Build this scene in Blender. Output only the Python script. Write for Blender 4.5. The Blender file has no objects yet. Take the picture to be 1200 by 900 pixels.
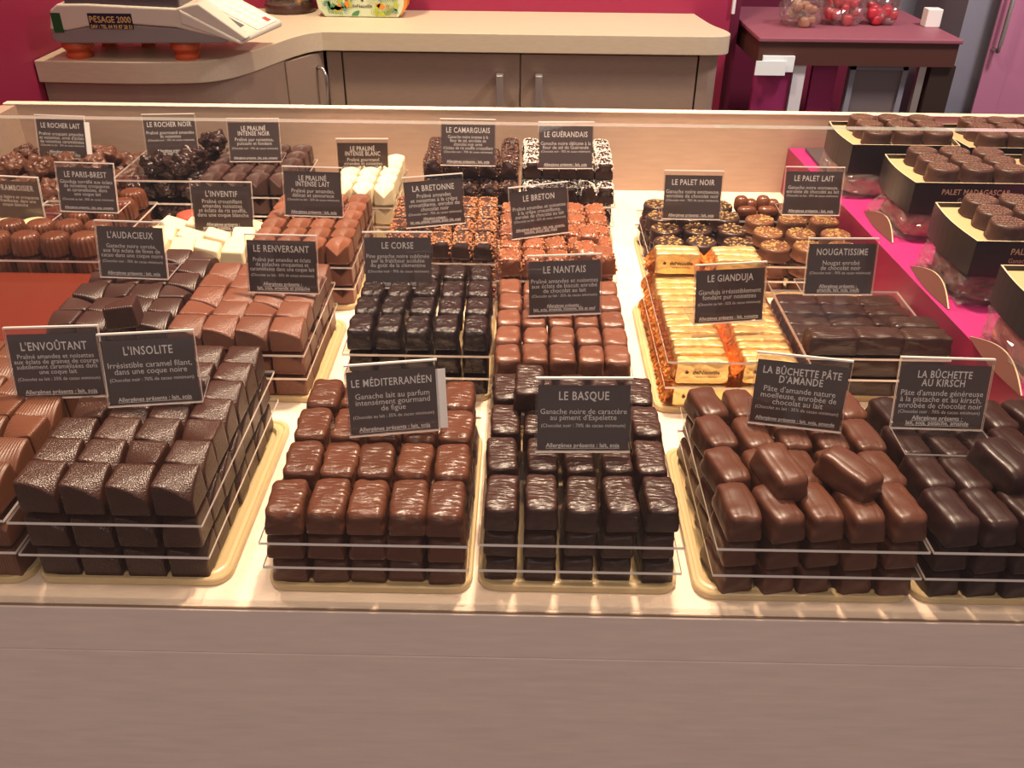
import bpy, math, random
from mathutils import Vector, Matrix, noise
random.seed(7)
S = bpy.context.scene
COL = S.collection
PI = math.pi

# ------------------------------------------------------------------ camera
FPX, PITCH, YAW, ROLL = 1050.0, math.radians(31.8), math.radians(.6), math.radians(.6)
CAM = Vector((0, -.41, .404))
_f = Vector((-math.sin(YAW)*math.cos(PITCH), math.cos(YAW)*math.cos(PITCH), -math.sin(PITCH)))
_r0 = Vector((math.cos(YAW), math.sin(YAW), 0)); _u0 = _r0.cross(_f)
_r = _r0*math.cos(ROLL) + _u0*math.sin(ROLL); _u = _u0*math.cos(ROLL) - _r0*math.sin(ROLL)
cd = bpy.data.cameras.new('camera'); cam = bpy.data.objects.new('camera', cd); COL.objects.link(cam)
cd.sensor_width = 36; cd.lens = 36*FPX/1200; cd.clip_start = .01
cam.matrix_world = Matrix(((_r.x, _u.x, -_f.x, CAM.x), (_r.y, _u.y, -_f.y, CAM.y), (_r.z, _u.z, -_f.z, CAM.z), (0, 0, 0, 1)))
S.camera = cam

def at(px, py, z):                       # point of the place on the level z
    d = _f + _r*((px-600)/FPX) - _u*((py-450)/FPX)
    return CAM + d*((z-CAM.z)/d.z)
def at_y(px, py, y):
    d = _f + _r*((px-600)/FPX) - _u*((py-450)/FPX)
    return CAM + d*((y-CAM.y)/d.y)
def proj(p):
    v = Vector(p)-CAM; k = FPX/v.dot(_f)
    return 600+k*v.dot(_r), 450-k*v.dot(_u)

# ------------------------------------------------------------------ light
w = bpy.data.worlds.new('world'); S.world = w; w.use_nodes = True
bg = w.node_tree.nodes['Background']; bg.inputs[0].default_value = (.62, .50, .48, 1); bg.inputs[1].default_value = .40
def area(name, loc, size, power, col, target=None, spread=PI):
    l = bpy.data.lights.new(name, 'AREA'); l.shape = 'DISK'; l.size = size; l.energy = power; l.color = col; l.spread = spread
    o = bpy.data.objects.new(name, l); COL.objects.link(o); o.location = loc
    if target is not None:
        o.rotation_euler = (Vector(target)-Vector(loc)).to_track_quat('-Z', 'Y').to_euler()
    return o
WARM = (1, .76, .55)
area('ceiling_spot', (.12, .55, 1.35), .09, 9.6, WARM, (.04, .46, 0), math.radians(80))
area('ceiling_spot', (-.55, .62, 1.35), .09, 5.5, WARM, (-.42, .45, 0), math.radians(110))
area('ceiling_spot', (.62, .5, 1.35), .09, 3, WARM, (.5, .4, 0), math.radians(110))
area('ceiling_spot', (.03, .12, 1.40), .11, 4.2, WARM, (0, .1, 0), math.radians(120))
area('front_fill', (.2, -2.4, 1.5), 1.6, 17, (1, .88, .80), (0, 0, -.1))  # unseen fill light added behind the camera to brighten the front panel
area('counter_spot', (-.6, 1.75, 1.3), .12, 11, (1, .8, .55), (-.5, 2.1, -.05), math.radians(130))
area('counter_spot', (.25, 1.7, 1.3), .12, 7.5, (1, .78, .55), (.3, 2.2, -.05), math.radians(130))
area('room_fill', (1.5, 1.5, 1.5), .3, 22, (1, .86, .84), (1.2, 2.8, 0), math.radians(140))  # added fill, out of view, lifts the pillar, door and table at right
S.view_settings.view_transform = 'Standard'; S.view_settings.look = 'None'
S.view_settings.gamma = 1; S.view_settings.use_curve_mapping = False
S.view_settings.exposure = 0.0
S.cycles.transparent_max_bounces = 24

# ------------------------------------------------------------------ materials
MATS = {}
def nodes(name):
    m = bpy.data.materials.new(name); m.use_nodes = True
    nt = m.node_tree; return m, nt, nt.nodes['Principled BSDF']
def N(nt, t, **kw):
    n = nt.nodes.new(t)
    for k, v in kw.items():
        if hasattr(n, k): setattr(n, k, v)
        else: n.inputs[k.replace('_', ' ')].default_value = v
    return n
def coords(nt, scale=(1, 1, 1)):
    tc = N(nt, 'ShaderNodeTexCoord'); mp = N(nt, 'ShaderNodeMapping')
    mp.inputs['Scale'].default_value = scale; nt.links.new(tc.outputs['Object'], mp.inputs[0]); return mp
def bump(nt, p, h, strength, dist):
    b = N(nt, 'ShaderNodeBump'); b.inputs['Strength'].default_value = strength; b.inputs['Distance'].default_value = dist
    nt.links.new(h, b.inputs['Height']); nt.links.new(b.outputs[0], p.inputs['Normal'])
def vary(nt, p, col, amt):
    oi = N(nt, 'ShaderNodeObjectInfo'); mr = N(nt, 'ShaderNodeMapRange')
    mr.inputs[3].default_value = 1-amt; mr.inputs[4].default_value = 1+amt
    nt.links.new(oi.outputs['Random'], mr.inputs[0])
    vm = N(nt, 'ShaderNodeVectorMath', operation='SCALE'); vm.inputs[0].default_value = col
    nt.links.new(mr.outputs[0], vm.inputs['Scale']); nt.links.new(vm.outputs[0], p.inputs['Base Color'])
def plain(name, col, rough=.5, metal=0, spec=.5, amt=0, nscale=0, nstr=.2, ndist=.001):
    m, nt, p = nodes(name)
    p.inputs['Base Color'].default_value = (*col, 1); p.inputs['Roughness'].default_value = rough; p.inputs['Metallic'].default_value = metal
    p.inputs['Specular IOR Level'].default_value = spec
    if amt: vary(nt, p, col, amt)
    if nscale:
        mp = coords(nt); nz = N(nt, 'ShaderNodeTexNoise'); nz.inputs['Scale'].default_value = nscale; nz.inputs['Detail'].default_value = 3
        nt.links.new(mp.outputs[0], nz.inputs[0]); bump(nt, p, nz.outputs[0], nstr, ndist)
    MATS[name] = m; return m
def choc(name, col, rough, kind, strength=.5, amt=.14):
    m, nt, p = nodes(name)
    p.inputs['Roughness'].default_value = rough; p.inputs['Specular IOR Level'].default_value = .42
    vary(nt, p, col, amt)
    if kind == 'stipple':
        mp = coords(nt); v = N(nt, 'ShaderNodeTexVoronoi'); v.inputs['Scale'].default_value = 1000
        nt.links.new(mp.outputs[0], v.inputs[0]); bump(nt, p, v.outputs[0], min(1, strength*1.6), .0007)
    elif kind == 'ribs':
        mp = coords(nt); v = N(nt, 'ShaderNodeTexWave'); v.bands_direction = 'X'; v.inputs['Scale'].default_value = 180
        nt.links.new(mp.outputs[0], v.inputs[0]); bump(nt, p, v.outputs[1], strength, .0004)
    elif kind == 'ripple':
        mp = coords(nt, (110, 420, 200)); v = N(nt, 'ShaderNodeTexNoise'); v.inputs['Scale'].default_value = 1; v.inputs['Detail'].default_value = 2
        nt.links.new(mp.outputs[0], v.inputs[0]); bump(nt, p, v.outputs[0], strength, .0016)
    elif kind == 'wrinkle':
        mp = coords(nt, (260, 330, 260)); v = N(nt, 'ShaderNodeTexNoise'); v.inputs['Scale'].default_value = 1; v.inputs['Detail'].default_value = 3
        nt.links.new(mp.outputs[0], v.inputs[0]); bump(nt, p, v.outputs[0], strength, .0022)
    else:
        mp = coords(nt); v = N(nt, 'ShaderNodeTexNoise'); v.inputs['Scale'].default_value = 120
        nt.links.new(mp.outputs[0], v.inputs[0]); bump(nt, p, v.outputs[0], strength, .0008)
    MATS[name] = m; return m
DARK, BLACK = (.052, .021, .015), (.020, .0095, .008)
MILK = (.20, .070, .034)
choc('dark_stipple', (.048, .018, .011), .28, 'stipple', .25)
choc('milk_stipple', (.15, .052, .028), .34, 'stipple', .28)
choc('dark_ribs', (.050, .020, .014), .36, 'ribs', .5)
choc('milk_ribs', (.135, .047, .023), .38, 'ribs', .5)
choc('dark_smooth', (.055, .024, .018), .36, 'smooth', .2)
choc('milk_smooth', (.175, .060, .031), .34, 'smooth', .2)
choc('milk_gloss', (.125, .040, .019), .24, 'smooth', .15)
choc('milk_pale', (.155, .055, .030), .36, 'ripple', .35)
choc('black_wrinkle', (.017, .0075, .006), .33, 'wrinkle', .6)
choc('dark_ripple', (.038, .015, .010), .33, 'ripple', .75)
choc('brown_ripple', (.095, .032, .016), .30, 'ripple', .55)
choc('dark_nougat', (.040, .017, .012), .34, 'ripple', .5)
choc('milk_log', (.086, .029, .0155), .36, 'smooth', .3)
choc('dark_log', (.028, .011, .009), .34, 'smooth', .3)
choc('dark_cube', (.030, .013, .010), .26, 'smooth', .3)
choc('dark_bar', (.050, .022, .016), .30, 'smooth', .3)
choc('milk_bar', (.21, .068, .032), .30, 'smooth', .3)
choc('rocher_milk', (.12, .046, .026), .34, 'wrinkle', .3)
choc('rocher_dark', (.030, .013, .010), .24, 'wrinkle', .25)
choc('white_choc', (.80, .66, .42), .42, 'smooth', .15, .05)
choc('cream_choc', (.80, .62, .36), .42, 'smooth', .15, .05)
choc('red_dust', (.36, .065, .035), .6, 'wrinkle', .4, .05)
choc('palet_dark', (.040, .019, .015), .33, 'smooth', .25)
choc('palet_milk', (.16, .062, .032), .34, 'smooth', .25)
choc('palet_box', (.060, .026, .018), .40, 'wrinkle', .2)
plain('toasted_crumb', (.42, .17, .075), .45, amt=0)
plain('milk_crumb', (.40, .15, .07), .42)
plain('rice_crumb', (.12, .055, .035), .3)
plain('salt', (.82, .74, .66), .5)
plain('gold_flake', (.75, .52, .20), .38, metal=.6)
plain('gold_print', (.36, .21, .13), .5)
m, nt, p = nodes('gold_foil'); MATS['gold_foil'] = m
p.inputs['Metallic'].default_value = .9; p.inputs['Roughness'].default_value = .42; p.inputs['Base Color'].default_value = (.95, .70, .32, 1)
mp = coords(nt); v = N(nt, 'ShaderNodeTexVoronoi'); v.inputs['Scale'].default_value = 160; nt.links.new(mp.outputs[0], v.inputs[0]); bump(nt, p, v.outputs[0], .35, .002)
m, nt, p = nodes('amber_foil'); MATS['amber_foil'] = m
p.inputs['Metallic'].default_value = .85; p.inputs['Roughness'].default_value = .36; p.inputs['Base Color'].default_value = (.85, .34, .09, 1)
mp = coords(nt); v = N(nt, 'ShaderNodeTexVoronoi'); v.inputs['Scale'].default_value = 220; nt.links.new(mp.outputs[0], v.inputs[0]); bump(nt, p, v.outputs[0], .5, .003)

def clear(name, tint, base, rough=.03, gain=.8, haze=0.0, hazecol=(.8, .7, .65)):
    m = bpy.data.materials.new(name); m.use_nodes = True; nt = m.node_tree; nt.nodes.clear()
    out = N(nt, 'ShaderNodeOutputMaterial'); tr = N(nt, 'ShaderNodeBsdfTransparent'); tr.inputs[0].default_value = (*tint, 1)
    gl = N(nt, 'ShaderNodeBsdfGlossy'); gl.inputs['Roughness'].default_value = rough
    lw = N(nt, 'ShaderNodeLayerWeight'); lw.inputs[0].default_value = .5
    pw = N(nt, 'ShaderNodeMath', operation='POWER'); pw.inputs[1].default_value = 5
    ma = N(nt, 'ShaderNodeMath', operation='MULTIPLY_ADD'); ma.inputs[1].default_value = gain; ma.inputs[2].default_value = base
    mx = N(nt, 'ShaderNodeMixShader')
    L = nt.links.new
    L(lw.outputs['Facing'], pw.inputs[0]); L(pw.outputs[0], ma.inputs[0]); L(ma.outputs[0], mx.inputs[0]); L(gl.outputs[0], mx.inputs[2])
    if haze:
        df = N(nt, 'ShaderNodeBsdfDiffuse'); df.inputs[0].default_value = (*hazecol, 1); m2 = N(nt, 'ShaderNodeMixShader'); m2.inputs[0].default_value = haze
        L(tr.outputs[0], m2.inputs[1]); L(df.outputs[0], m2.inputs[2]); L(m2.outputs[0], mx.inputs[1])
    else: L(tr.outputs[0], mx.inputs[1])
    L(mx.outputs[0], out.inputs[0]); MATS[name] = m; return m
clear('acrylic', (.97, .96, .95), .035)
clear('acrylic_edge', (.9, .85, .82), .12, .2, .8, .88, (.95, .86, .80))
clear('glass', (.985, .985, .98), .02, .02, .8, .008, (.7, .6, .65))
clear('glass_edge', (.85, .9, .85), .25, .1, .7, .35, (.8, .85, .75))
clear('cellophane', (.93, .90, .88), .10, .12, .8, .06)

def laminate(name, col, rough=.5):
    m, nt, p = nodes(name); p.inputs['Roughness'].default_value = rough
    mp = coords(nt, (8, 60, 60)); nz = N(nt, 'ShaderNodeTexNoise'); nz.inputs['Scale'].default_value = 4; nz.inputs['Detail'].default_value = 4
    nt.links.new(mp.outputs[0], nz.inputs[0])
    cr = N(nt, 'ShaderNodeValToRGB'); a = [c*.95 for c in col]; b = [min(1, c*1.05) for c in col]
    cr.color_ramp.elements[0].color = (*a, 1); cr.color_ramp.elements[1].color = (*b, 1); cr.color_ramp.elements[0].position = .3; cr.color_ramp.elements[1].position = .7
    nt.links.new(nz.outputs[0], cr.inputs[0]); nt.links.new(cr.outputs[0], p.inputs['Base Color']); MATS[name] = m
laminate('cream_laminate', (.80, .645, .51), .45)
laminate('taupe_laminate', (.345, .245, .185), .5)
laminate('panel_laminate', (.47, .33, .245), .5)
laminate('mauve_laminate', (.80, .63, .53), .5)
laminate('counter_cream', (.66, .55, .40), .45)
plain('raw_edge', (.30, .19, .11), .8)
plain('tray_gold', (.55, .41, .21), .32, spec=.6)
plain('tray_cream', (.72, .62, .44), .45)
plain('red_board', (.15, .026, .013), .22)
plain('magenta', (.32, .018, .068), .5, nscale=300, nstr=.03)
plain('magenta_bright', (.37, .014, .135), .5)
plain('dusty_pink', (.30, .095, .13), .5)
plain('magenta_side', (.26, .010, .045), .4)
plain('burgundy', (.17, .012, .045), .5)
plain('wine', (.32, .022, .12), .5)
plain('pink_door', (.50, .19, .31), .5)
plain('brown_wood', (.085, .030, .022), .5)
plain('dark_wood', (.035, .020, .016), .5)
plain('grey_wall', (.24, .24, .29), .6)
plain('grey_panel', (.17, .14, .145), .45)
plain('white_paint', (.75, .74, .78), .5)
plain('white_tag', (.88, .95, .97), .5)
plain('chrome', (.72, .70, .68), .22, metal=1)
plain('steel_brushed', (.66, .63, .60), .38, metal=.9)
plain('card_brown', (.074, .047, .042), .35, spec=.6)
plain('card_ink', (.86, .83, .80), .6)
plain('paper_white', (.85, .82, .78), .7)
plain('box_black', (.014, .011, .012), .35)
plain('box_gold', (.55, .39, .20), .42, metal=.1)
plain('gold_rim', (.85, .68, .44), .35, metal=.4)
plain('gold_ink', (.62, .42, .24), .5)
plain('bronze_card', (.115, .045, .032), .3)
plain('pink_filler', (.62, .15, .16), .6, nscale=80, nstr=.6, ndist=.004)
plain('brown_filler', (.23, .10, .075), .6, nscale=80, nstr=.6, ndist=.004)
plain('cream_filler', (.55, .36, .28), .6, nscale=80, nstr=.6, ndist=.004)
plain('box_label', (.075, .055, .06), .4, nscale=300, nstr=.3)
plain('scale_cream', (.74, .68, .56), .4)
plain('scale_grey', (.30, .27, .26), .4)
plain('scale_dark', (.10, .08, .09), .35)
plain('orange_rubber', (.62, .11, .035), .5)
plain('sticker_green', (.012, .10, .025), .5)
plain('sticker_navy', (.018, .016, .05), .4)
plain('sticker_yellow', (.72, .50, .16), .5)
plain('screen_grey', (.16, .15, .17), .2)
plain('keypad', (.78, .74, .68), .5)
plain('key_red', (.65, .06, .03), .5)
plain('jar_dark', (.07, .03, .025), .25)
plain('nut_gold', (.60, .33, .10), .3)
plain('pack_mint', (.62, .70, .48), .5)
plain('leaf_green', (.08, .26, .10), .5)
plain('leaf_lime', (.45, .50, .06), .5)
plain('leaf_teal', (.12, .32, .26), .5)
plain('leaf_orange', (.72, .25, .03), .5)
plain('ink_dark', (.08, .05, .04), .6)
plain('shop_floor', (.20, .15, .13), .5)
plain('candy_red', (.50, .03, .05), .3)
plain('candy_tan', (.42, .22, .14), .4)
plain('slot_dark', (.02, .015, .015), .6)

# ------------------------------------------------------------------ mesh helpers
def mesh(name, V, F, mats, midx=None, smooth=False, sharp=None):
    me = bpy.data.meshes.new(name); me.from_pydata([tuple(v) for v in V], [], F); me.update()
    for m in (mats if isinstance(mats, (list, tuple)) else [mats]): me.materials.append(MATS[m])
    if midx: me.polygons.foreach_set('material_index', midx)
    if smooth:
        me.polygons.foreach_set('use_smooth', [True]*len(me.polygons))
        if sharp: me.set_sharp_from_angle(angle=math.radians(sharp))
    return me
def obj(name, me, parent=None, loc=None, rot=None):
    o = bpy.data.objects.new(name, me); COL.objects.link(o)
    if parent: o.parent = parent
    if loc is not None: o.location = loc
    if rot is not None: o.rotation_euler = rot
    return o
def tag(o, label, cat, group=None):
    o['label'] = label; o['category'] = cat
    if group: o['group'] = group
    return o
def struct(o): o['kind'] = 'structure'; return o
def empty(name, loc=(0, 0, 0), rz=0):
    o = bpy.data.objects.new(name, None); COL.objects.link(o); o.location = loc; o.rotation_euler = (0, 0, rz); o.empty_display_size = .02; return o

class MB:
    def __init__(s): s.V = []; s.F = []; s.M = []
    def add(s, V, F, mi=0):
        n = len(s.V); s.V += [Vector(v) for v in V]; s.F += [tuple(i+n for i in f) for f in F]; s.M += [mi]*len(F); return s
    def box(s, a, b, mi=0, edge=None):
        (x0, y0, z0), (x1, y1, z1) = a, b
        V = [(x0, y0, z0), (x1, y0, z0), (x1, y1, z0), (x0, y1, z0), (x0, y0, z1), (x1, y0, z1), (x1, y1, z1), (x0, y1, z1)]
        F = [(3, 2, 1, 0), (4, 5, 6, 7), (0, 1, 5, 4), (1, 2, 6, 5), (2, 3, 7, 6), (3, 0, 4, 7)]
        n = len(s.V); s.V += [Vector(v) for v in V]; s.F += [tuple(i+n for i in f) for f in F]
        s.M += [mi]*6 if edge is None else [mi, mi, edge, edge, edge, edge]; return s
    def prism(s, pts, z0, z1, mi=0, top=None):          # polygon (ccw from above) pulled up
        k = len(pts); V = [(p[0], p[1], z0) for p in pts]+[(p[0], p[1], z1) for p in pts]
        F = [tuple(range(k-1, -1, -1)), tuple(range(k, 2*k))]+[(i, (i+1) % k, (i+1) % k+k, i+k) for i in range(k)]
        n = len(s.V); s.V += [Vector(v) for v in V]; s.F += [tuple(i+n for i in f) for f in F]
        s.M += [mi, mi if top is None else top]+[mi]*k; return s
    def tube(s, pts, r, n=10, mi=0):
        pts = [Vector(p) for p in pts]; base = len(s.V); rings = len(pts)
        for i, p in enumerate(pts):
            d = (pts[min(i+1, rings-1)]-pts[max(i-1, 0)]).normalized()
            a = d.cross(Vector((0, 0, 1)) if abs(d.z) < .9 else Vector((1, 0, 0))).normalized(); b = d.cross(a)
            for k in range(n): s.V.append(p+a*(r*math.cos(2*PI*k/n))+b*(r*math.sin(2*PI*k/n)))
        for i in range(rings-1):
            for k in range(n):
                s.F.append((base+i*n+k, base+i*n+(k+1) % n, base+(i+1)*n+(k+1) % n, base+(i+1)*n+k)); s.M.append(mi)
        s.F.append(tuple(base+k for k in range(n))[::-1]); s.F.append(tuple(base+(rings-1)*n+k for k in range(n))); s.M += [mi, mi]; return s
    def lathe(s, prof, n=24, mi=0, rfun=None, c=(0, 0, 0)):
        base = len(s.V)
        for (r, z) in prof:
            for k in range(n):
                a = 2*PI*k/n; rr = r*(rfun(a, z) if rfun else 1); s.V.append(Vector((c[0]+rr*math.cos(a), c[1]+rr*math.sin(a), c[2]+z)))
        for i in range(len(prof)-1):
            for k in range(n): s.F.append((base+i*n+k, base+i*n+(k+1) % n, base+(i+1)*n+(k+1) % n, base+(i+1)*n+k)); s.M.append(mi)
        s.F.append(tuple(base+k for k in range(n))[::-1]); s.F.append(tuple(base+(len(prof)-1)*n+k for k in range(n))); s.M += [mi, mi]; return s
    def xf(s, M): s.V = [M @ v for v in s.V]; return s
    def mesh(s, name, mats, smooth=False, sharp=None): return mesh(name, s.V, s.F, mats, s.M, smooth, sharp)
    def build(s, name, mats, parent=None, smooth=False, sharp=None, loc=None, rot=None):
        return obj(name, s.mesh(name, mats, smooth, sharp), parent, loc, rot)
def bevel(o, wd, seg=2):
    b = o.modifiers.new('bevel', 'BEVEL'); b.width = wd; b.segments = seg; b.limit_method = 'ANGLE'; b.angle_limit = math.radians(40); return o

def cube_grid(n, conc=1.0):
    idx = {}; V = []; F = []
    ts = [math.copysign(abs(2*i/n-1)**conc, 2*i/n-1) for i in range(n+1)]
    def vid(a, b, c):
        k = (a, b, c)
        if k not in idx: idx[k] = len(V); V.append(Vector((ts[a], ts[b], ts[c])))
        return idx[k]
    for i in range(n):
        for j in range(n):
            F.append((vid(i, j, 0), vid(i, j+1, 0), vid(i+1, j+1, 0), vid(i+1, j, 0)))
            F.append((vid(i, j, n), vid(i+1, j, n), vid(i+1, j+1, n), vid(i, j+1, n)))
            F.append((vid(i, 0, j), vid(i+1, 0, j), vid(i+1, 0, j+1), vid(i, 0, j+1)))
            F.append((vid(i, n, j), vid(i, n, j+1), vid(i+1, n, j+1), vid(i+1, n, j)))
            F.append((vid(0, i, j), vid(0, i, j+1), vid(0, i+1, j+1), vid(0, i+1, j)))
            F.append((vid(n, i, j), vid(n, i+1, j), vid(n, i+1, j+1), vid(n, i, j+1)))
    return V, F
def rounded(v, p, pb=None):
    if pb and v.z < 0: p = p+(pb-p)*min(1, -v.z*1.6)
    s = (abs(v.x)**p+abs(v.y)**p+abs(v.z)**p)**(1/p)/max(abs(v.x), abs(v.y), abs(v.z))
    return v/s
def blob(n, p, conc, fn, pb=None):
    V, F = cube_grid(n, conc); return [fn(rounded(v, p, pb)) for v in V], F

# --- chocolates: every maker returns a list of part meshes; the first is the body
def curved_top(w, h, D, mat, seed):
    rnd = random.Random(seed); D = D*rnd.uniform(.85, 1.15)
    def fn(v):
        zt = (v.z+1)/2; u = (v.x+1)/2; t = (1-v.y)/2
        hh = h*(1-D*(max(u, 0)*max(t, 0))**2.1); k = 1-.05*zt
        return Vector((v.x*w/2*k, v.y*w/2*k, zt*hh))
    V, F = blob(12, 16, .6, fn); return [('body', mesh('curved_top', V, F, mat, smooth=True, sharp=40))]
def vault_top(w, h, mat):
    def fn(v):
        zt = (v.z+1)/2; a = abs(v.x); t = (1-v.y)/2
        hh = h*(1-.55*t*(1-a)**1.1-.10*(1-t)*a*a-.03*a)
        k = 1-.06*zt
        y = v.y*(1-.0)-.18*(1-a)*(1 if v.y < 0 else .35)*(-v.y if v.y < 0 else -v.y)
        y = v.y-.16*(1-a)*max(0, -v.y)+.16*(1-a)*max(0, v.y)
        return Vector((v.x*w/2*k, y*w/2*k*.92, zt*hh))
    V, F = blob(12, 14, .7, fn); return [('body', mesh('vault_top', V, F, mat, smooth=True, sharp=35))]
def fluted(r, h, mat):
    b = MB(); prof = [(r*.97, 0), (r, .0012), (r*.99, h*.4), (r*.95, h*.72), (r*.88, h*.88), (r*.74, h*.965), (r*.4, h), (r*.02, h*1.004)]
    b.lathe(prof, 144, 0, lambda a, z: 1-.10*max(0, min(1, (h*.985-z)/(h*.08)))*abs(math.cos(a*9))**1.5)
    return [('body', b.mesh('fluted', mat, True))]
def bar(l, w, h, p, mat, seed, amp=.0005, taper=.08, ridge=0, along=1):
    off = Vector((seed*3.7, seed*1.3, seed*7.1))
    def fn(v):
        zt = (v.z+1)/2; k = 1-taper*zt*zt
        q = Vector((v.x*w/2*k, v.y*l/2*(1-taper*.5*zt*zt), zt*h))
        if ridge and v.z > .2:
            q.z += ridge*(math.exp(-((v.x-.16)/.09)**2)+math.exp(-((v.x+.16)/.09)**2))*(1-abs(v.y)**6)
        n_ = noise.noise(q*130+off)*amp*2.2 + noise.noise(Vector((q.x*60, q.y*300, q.z*60))+off)*amp
        d = Vector((v.x, v.y, v.z)).normalized()
        q += d*n_*(zt if v.z < 0 else 1)
        q.z = max(q.z, 0); return q
    V, F = blob(14, p, .75, fn, 14); return V, F
def enrobed(l, w, h, p, mat, seed, amp=.0005, taper=.08, ridge=0):
    V, F = bar(l, w, h, p, mat, seed, amp, taper, ridge); return [('body', mesh('bar', V, F, mat, smooth=True))]
def crumb_mesh(V, F, mat, n, seed, size, top_only, zmin, endskip=None):
    rnd = random.Random(seed); b = MB(); c = 0; tries = 0
    while c < n and tries < n*30:
        tries += 1
        f = rnd.choice(F); a, bb, cc, dd = [Vector(V[i]) for i in f]
        nrm = (cc-a).cross(dd-bb)
        if nrm.length < 1e-12: continue
        nrm.normalize(); ce = a.lerp(bb, rnd.random()).lerp(dd.lerp(cc, rnd.random()), rnd.random())
        if ce.z < zmin or (top_only and nrm.z < .25): continue
        if endskip and abs(nrm.y) > endskip: continue
        s = size*rnd.uniform(.5, 1.15)
        ax = Vector((rnd.uniform(-1, 1), rnd.uniform(-1, 1), rnd.uniform(-1, 1))).normalized(); R = Matrix.Rotation(rnd.uniform(0, PI), 3, ax)
        e = [Vector((s, 0, 0)), Vector((-s*.8, 0, 0)), Vector((0, s*.7, 0)), Vector((0, -s*.75, 0)), Vector((0, 0, s*.6)), Vector((0, 0, -s*.6))]
        b.add([ce+R @ q for q in e], [(0, 2, 4), (2, 1, 4), (1, 3, 4), (3, 0, 4), (2, 0, 5), (1, 2, 5), (3, 1, 5), (0, 3, 5)]); c += 1
    return b.mesh('crumbs', mat)
def crumbed(l, w, h, p, mat, cmat, seed, n, size, top_only=False, zmin=.003, endskip=.75, amp=.0007, part='nut_crumbs'):
    V, F = bar(l, w, h, p, mat, seed, amp, .1)
    return [('body', mesh('bar', V, F, mat, smooth=True)), (part, crumb_mesh(V, F, cmat, n, seed, size, top_only, zmin, endskip))]
def rocher(r, mat, seed):
    rnd = random.Random(seed)
    dirs = [(Vector((rnd.gauss(0, 1), rnd.gauss(0, 1), rnd.gauss(.2, 1))).normalized(), rnd.uniform(.03, .13), rnd.uniform(.08, .24)) for _ in range(60)]
    off = Vector((seed*2.1, 3, seed))
    def fn(v):
        d = v.normalized(); q = 1.0
        for (c, wd, a) in dirs:
            t = 1-d.dot(c)
            if t < wd: q += a*(1-t/wd)**1.2
        q += .08*noise.noise(d*5+off)
        P = d*r*.92*q; P.z = P.z*.8+r*.72
        return Vector((P.x, P.y, max(P.z, 0)))
    V, F = cube_grid(24); V = [fn(v) for v in V]; return [('body', mesh('rocher', V, F, mat, smooth=True, sharp=55))]
def disc(r, h, mat, fl, flmat, seed, n=46, part='gold_flakes'):
    b = MB(); rnd = random.Random(seed)
    prof = [(r*1.0, 0), (r*1.05, .0012), (r*.985, .003), (r*.97, h*.6), (r*.97, h*.85), (r*.93, h*.96), (r*.85, h), (r*.02, h)]
    ph = rnd.uniform(0, 6)
    b.lathe(prof, 36, 0, lambda a, z: 1+.012*math.sin(3*a+ph)+(.02*math.sin(7*a+ph) if z < .002 else 0))
    parts = [('body', b.mesh('disc', mat, True, 50))]
    g = MB()
    if fl == 'flakes':
        for _ in range(n):
            a = rnd.uniform(0, 2*PI); q = r*.86*math.sqrt(rnd.random()); s = r*rnd.uniform(.06, .13); c = Vector((q*math.cos(a), q*math.sin(a), h+.0002))
            t = rnd.uniform(0, PI); k = rnd.choice((4, 5)); pts = []
            for i in range(k):
                aa = t+2*PI*i/k; rr = s*rnd.uniform(.55, 1.1); pts.append((c.x+rr*math.cos(aa), c.y+rr*math.sin(aa)*.8))
            g.prism(pts, h-.0001, h+rnd.uniform(.0003, .0007))
    else:
        for i in range(6):
            y = r*(-.68+.27*i); hw = math.sqrt(max(0, (r*.86)**2-y*y)); x = -hw
            while x < hw-r*.1:
                lw_ = r*rnd.uniform(.07, .26); x1 = min(x+lw_, hw)
                g.box((x, y-r*.028, h-.0002), (x1, y+r*.028, h+.00025)); x = x1+r*rnd.uniform(.05, .13)
    parts.append((part, g.mesh(part, flmat))); return parts
def wedge(w, h, mat):
    def fn(v):
        zt = (v.z+1)/2; hh = h*(1-.32*(1-v.y)/2); k = 1-.16*zt
        return Vector((v.x*w/2*k, v.y*w/2*k, zt*hh))
    V, F = blob(12, 12, .6, fn); return [('body', mesh('wedge', V, F, mat, smooth=True, sharp=35))]
def cream_round(r, h, mat):
    b = MB().lathe([(r*.9, 0), (r, h*.2), (r*.98, h*.6), (r*.85, h*.9), (r*.5, h), (r*.02, h*1.01)], 32); return [('body', b.mesh('round', mat, True))]
def figure(mat):
    # a little moulded shape: two rounded ears at the back, a notched front
    def lobe(c, s, p=2.6):
        V, F = blob(10, p, 1, lambda v: Vector((v.x*s[0]+c[0], v.y*s[1]+c[1], max(0, v.z*s[2]+c[2])))); return V, F
    b = MB()
    for c, s in (((-.0045, .004, .010), (.0075, .008, .0095)), ((.006, .003, .008), (.007, .0075, .008)), ((0, -.005, .0055), (.0105, .007, .0055))): b.add(*lobe(c, s))
    return [('body', b.mesh('figure', mat, True))]
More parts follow.
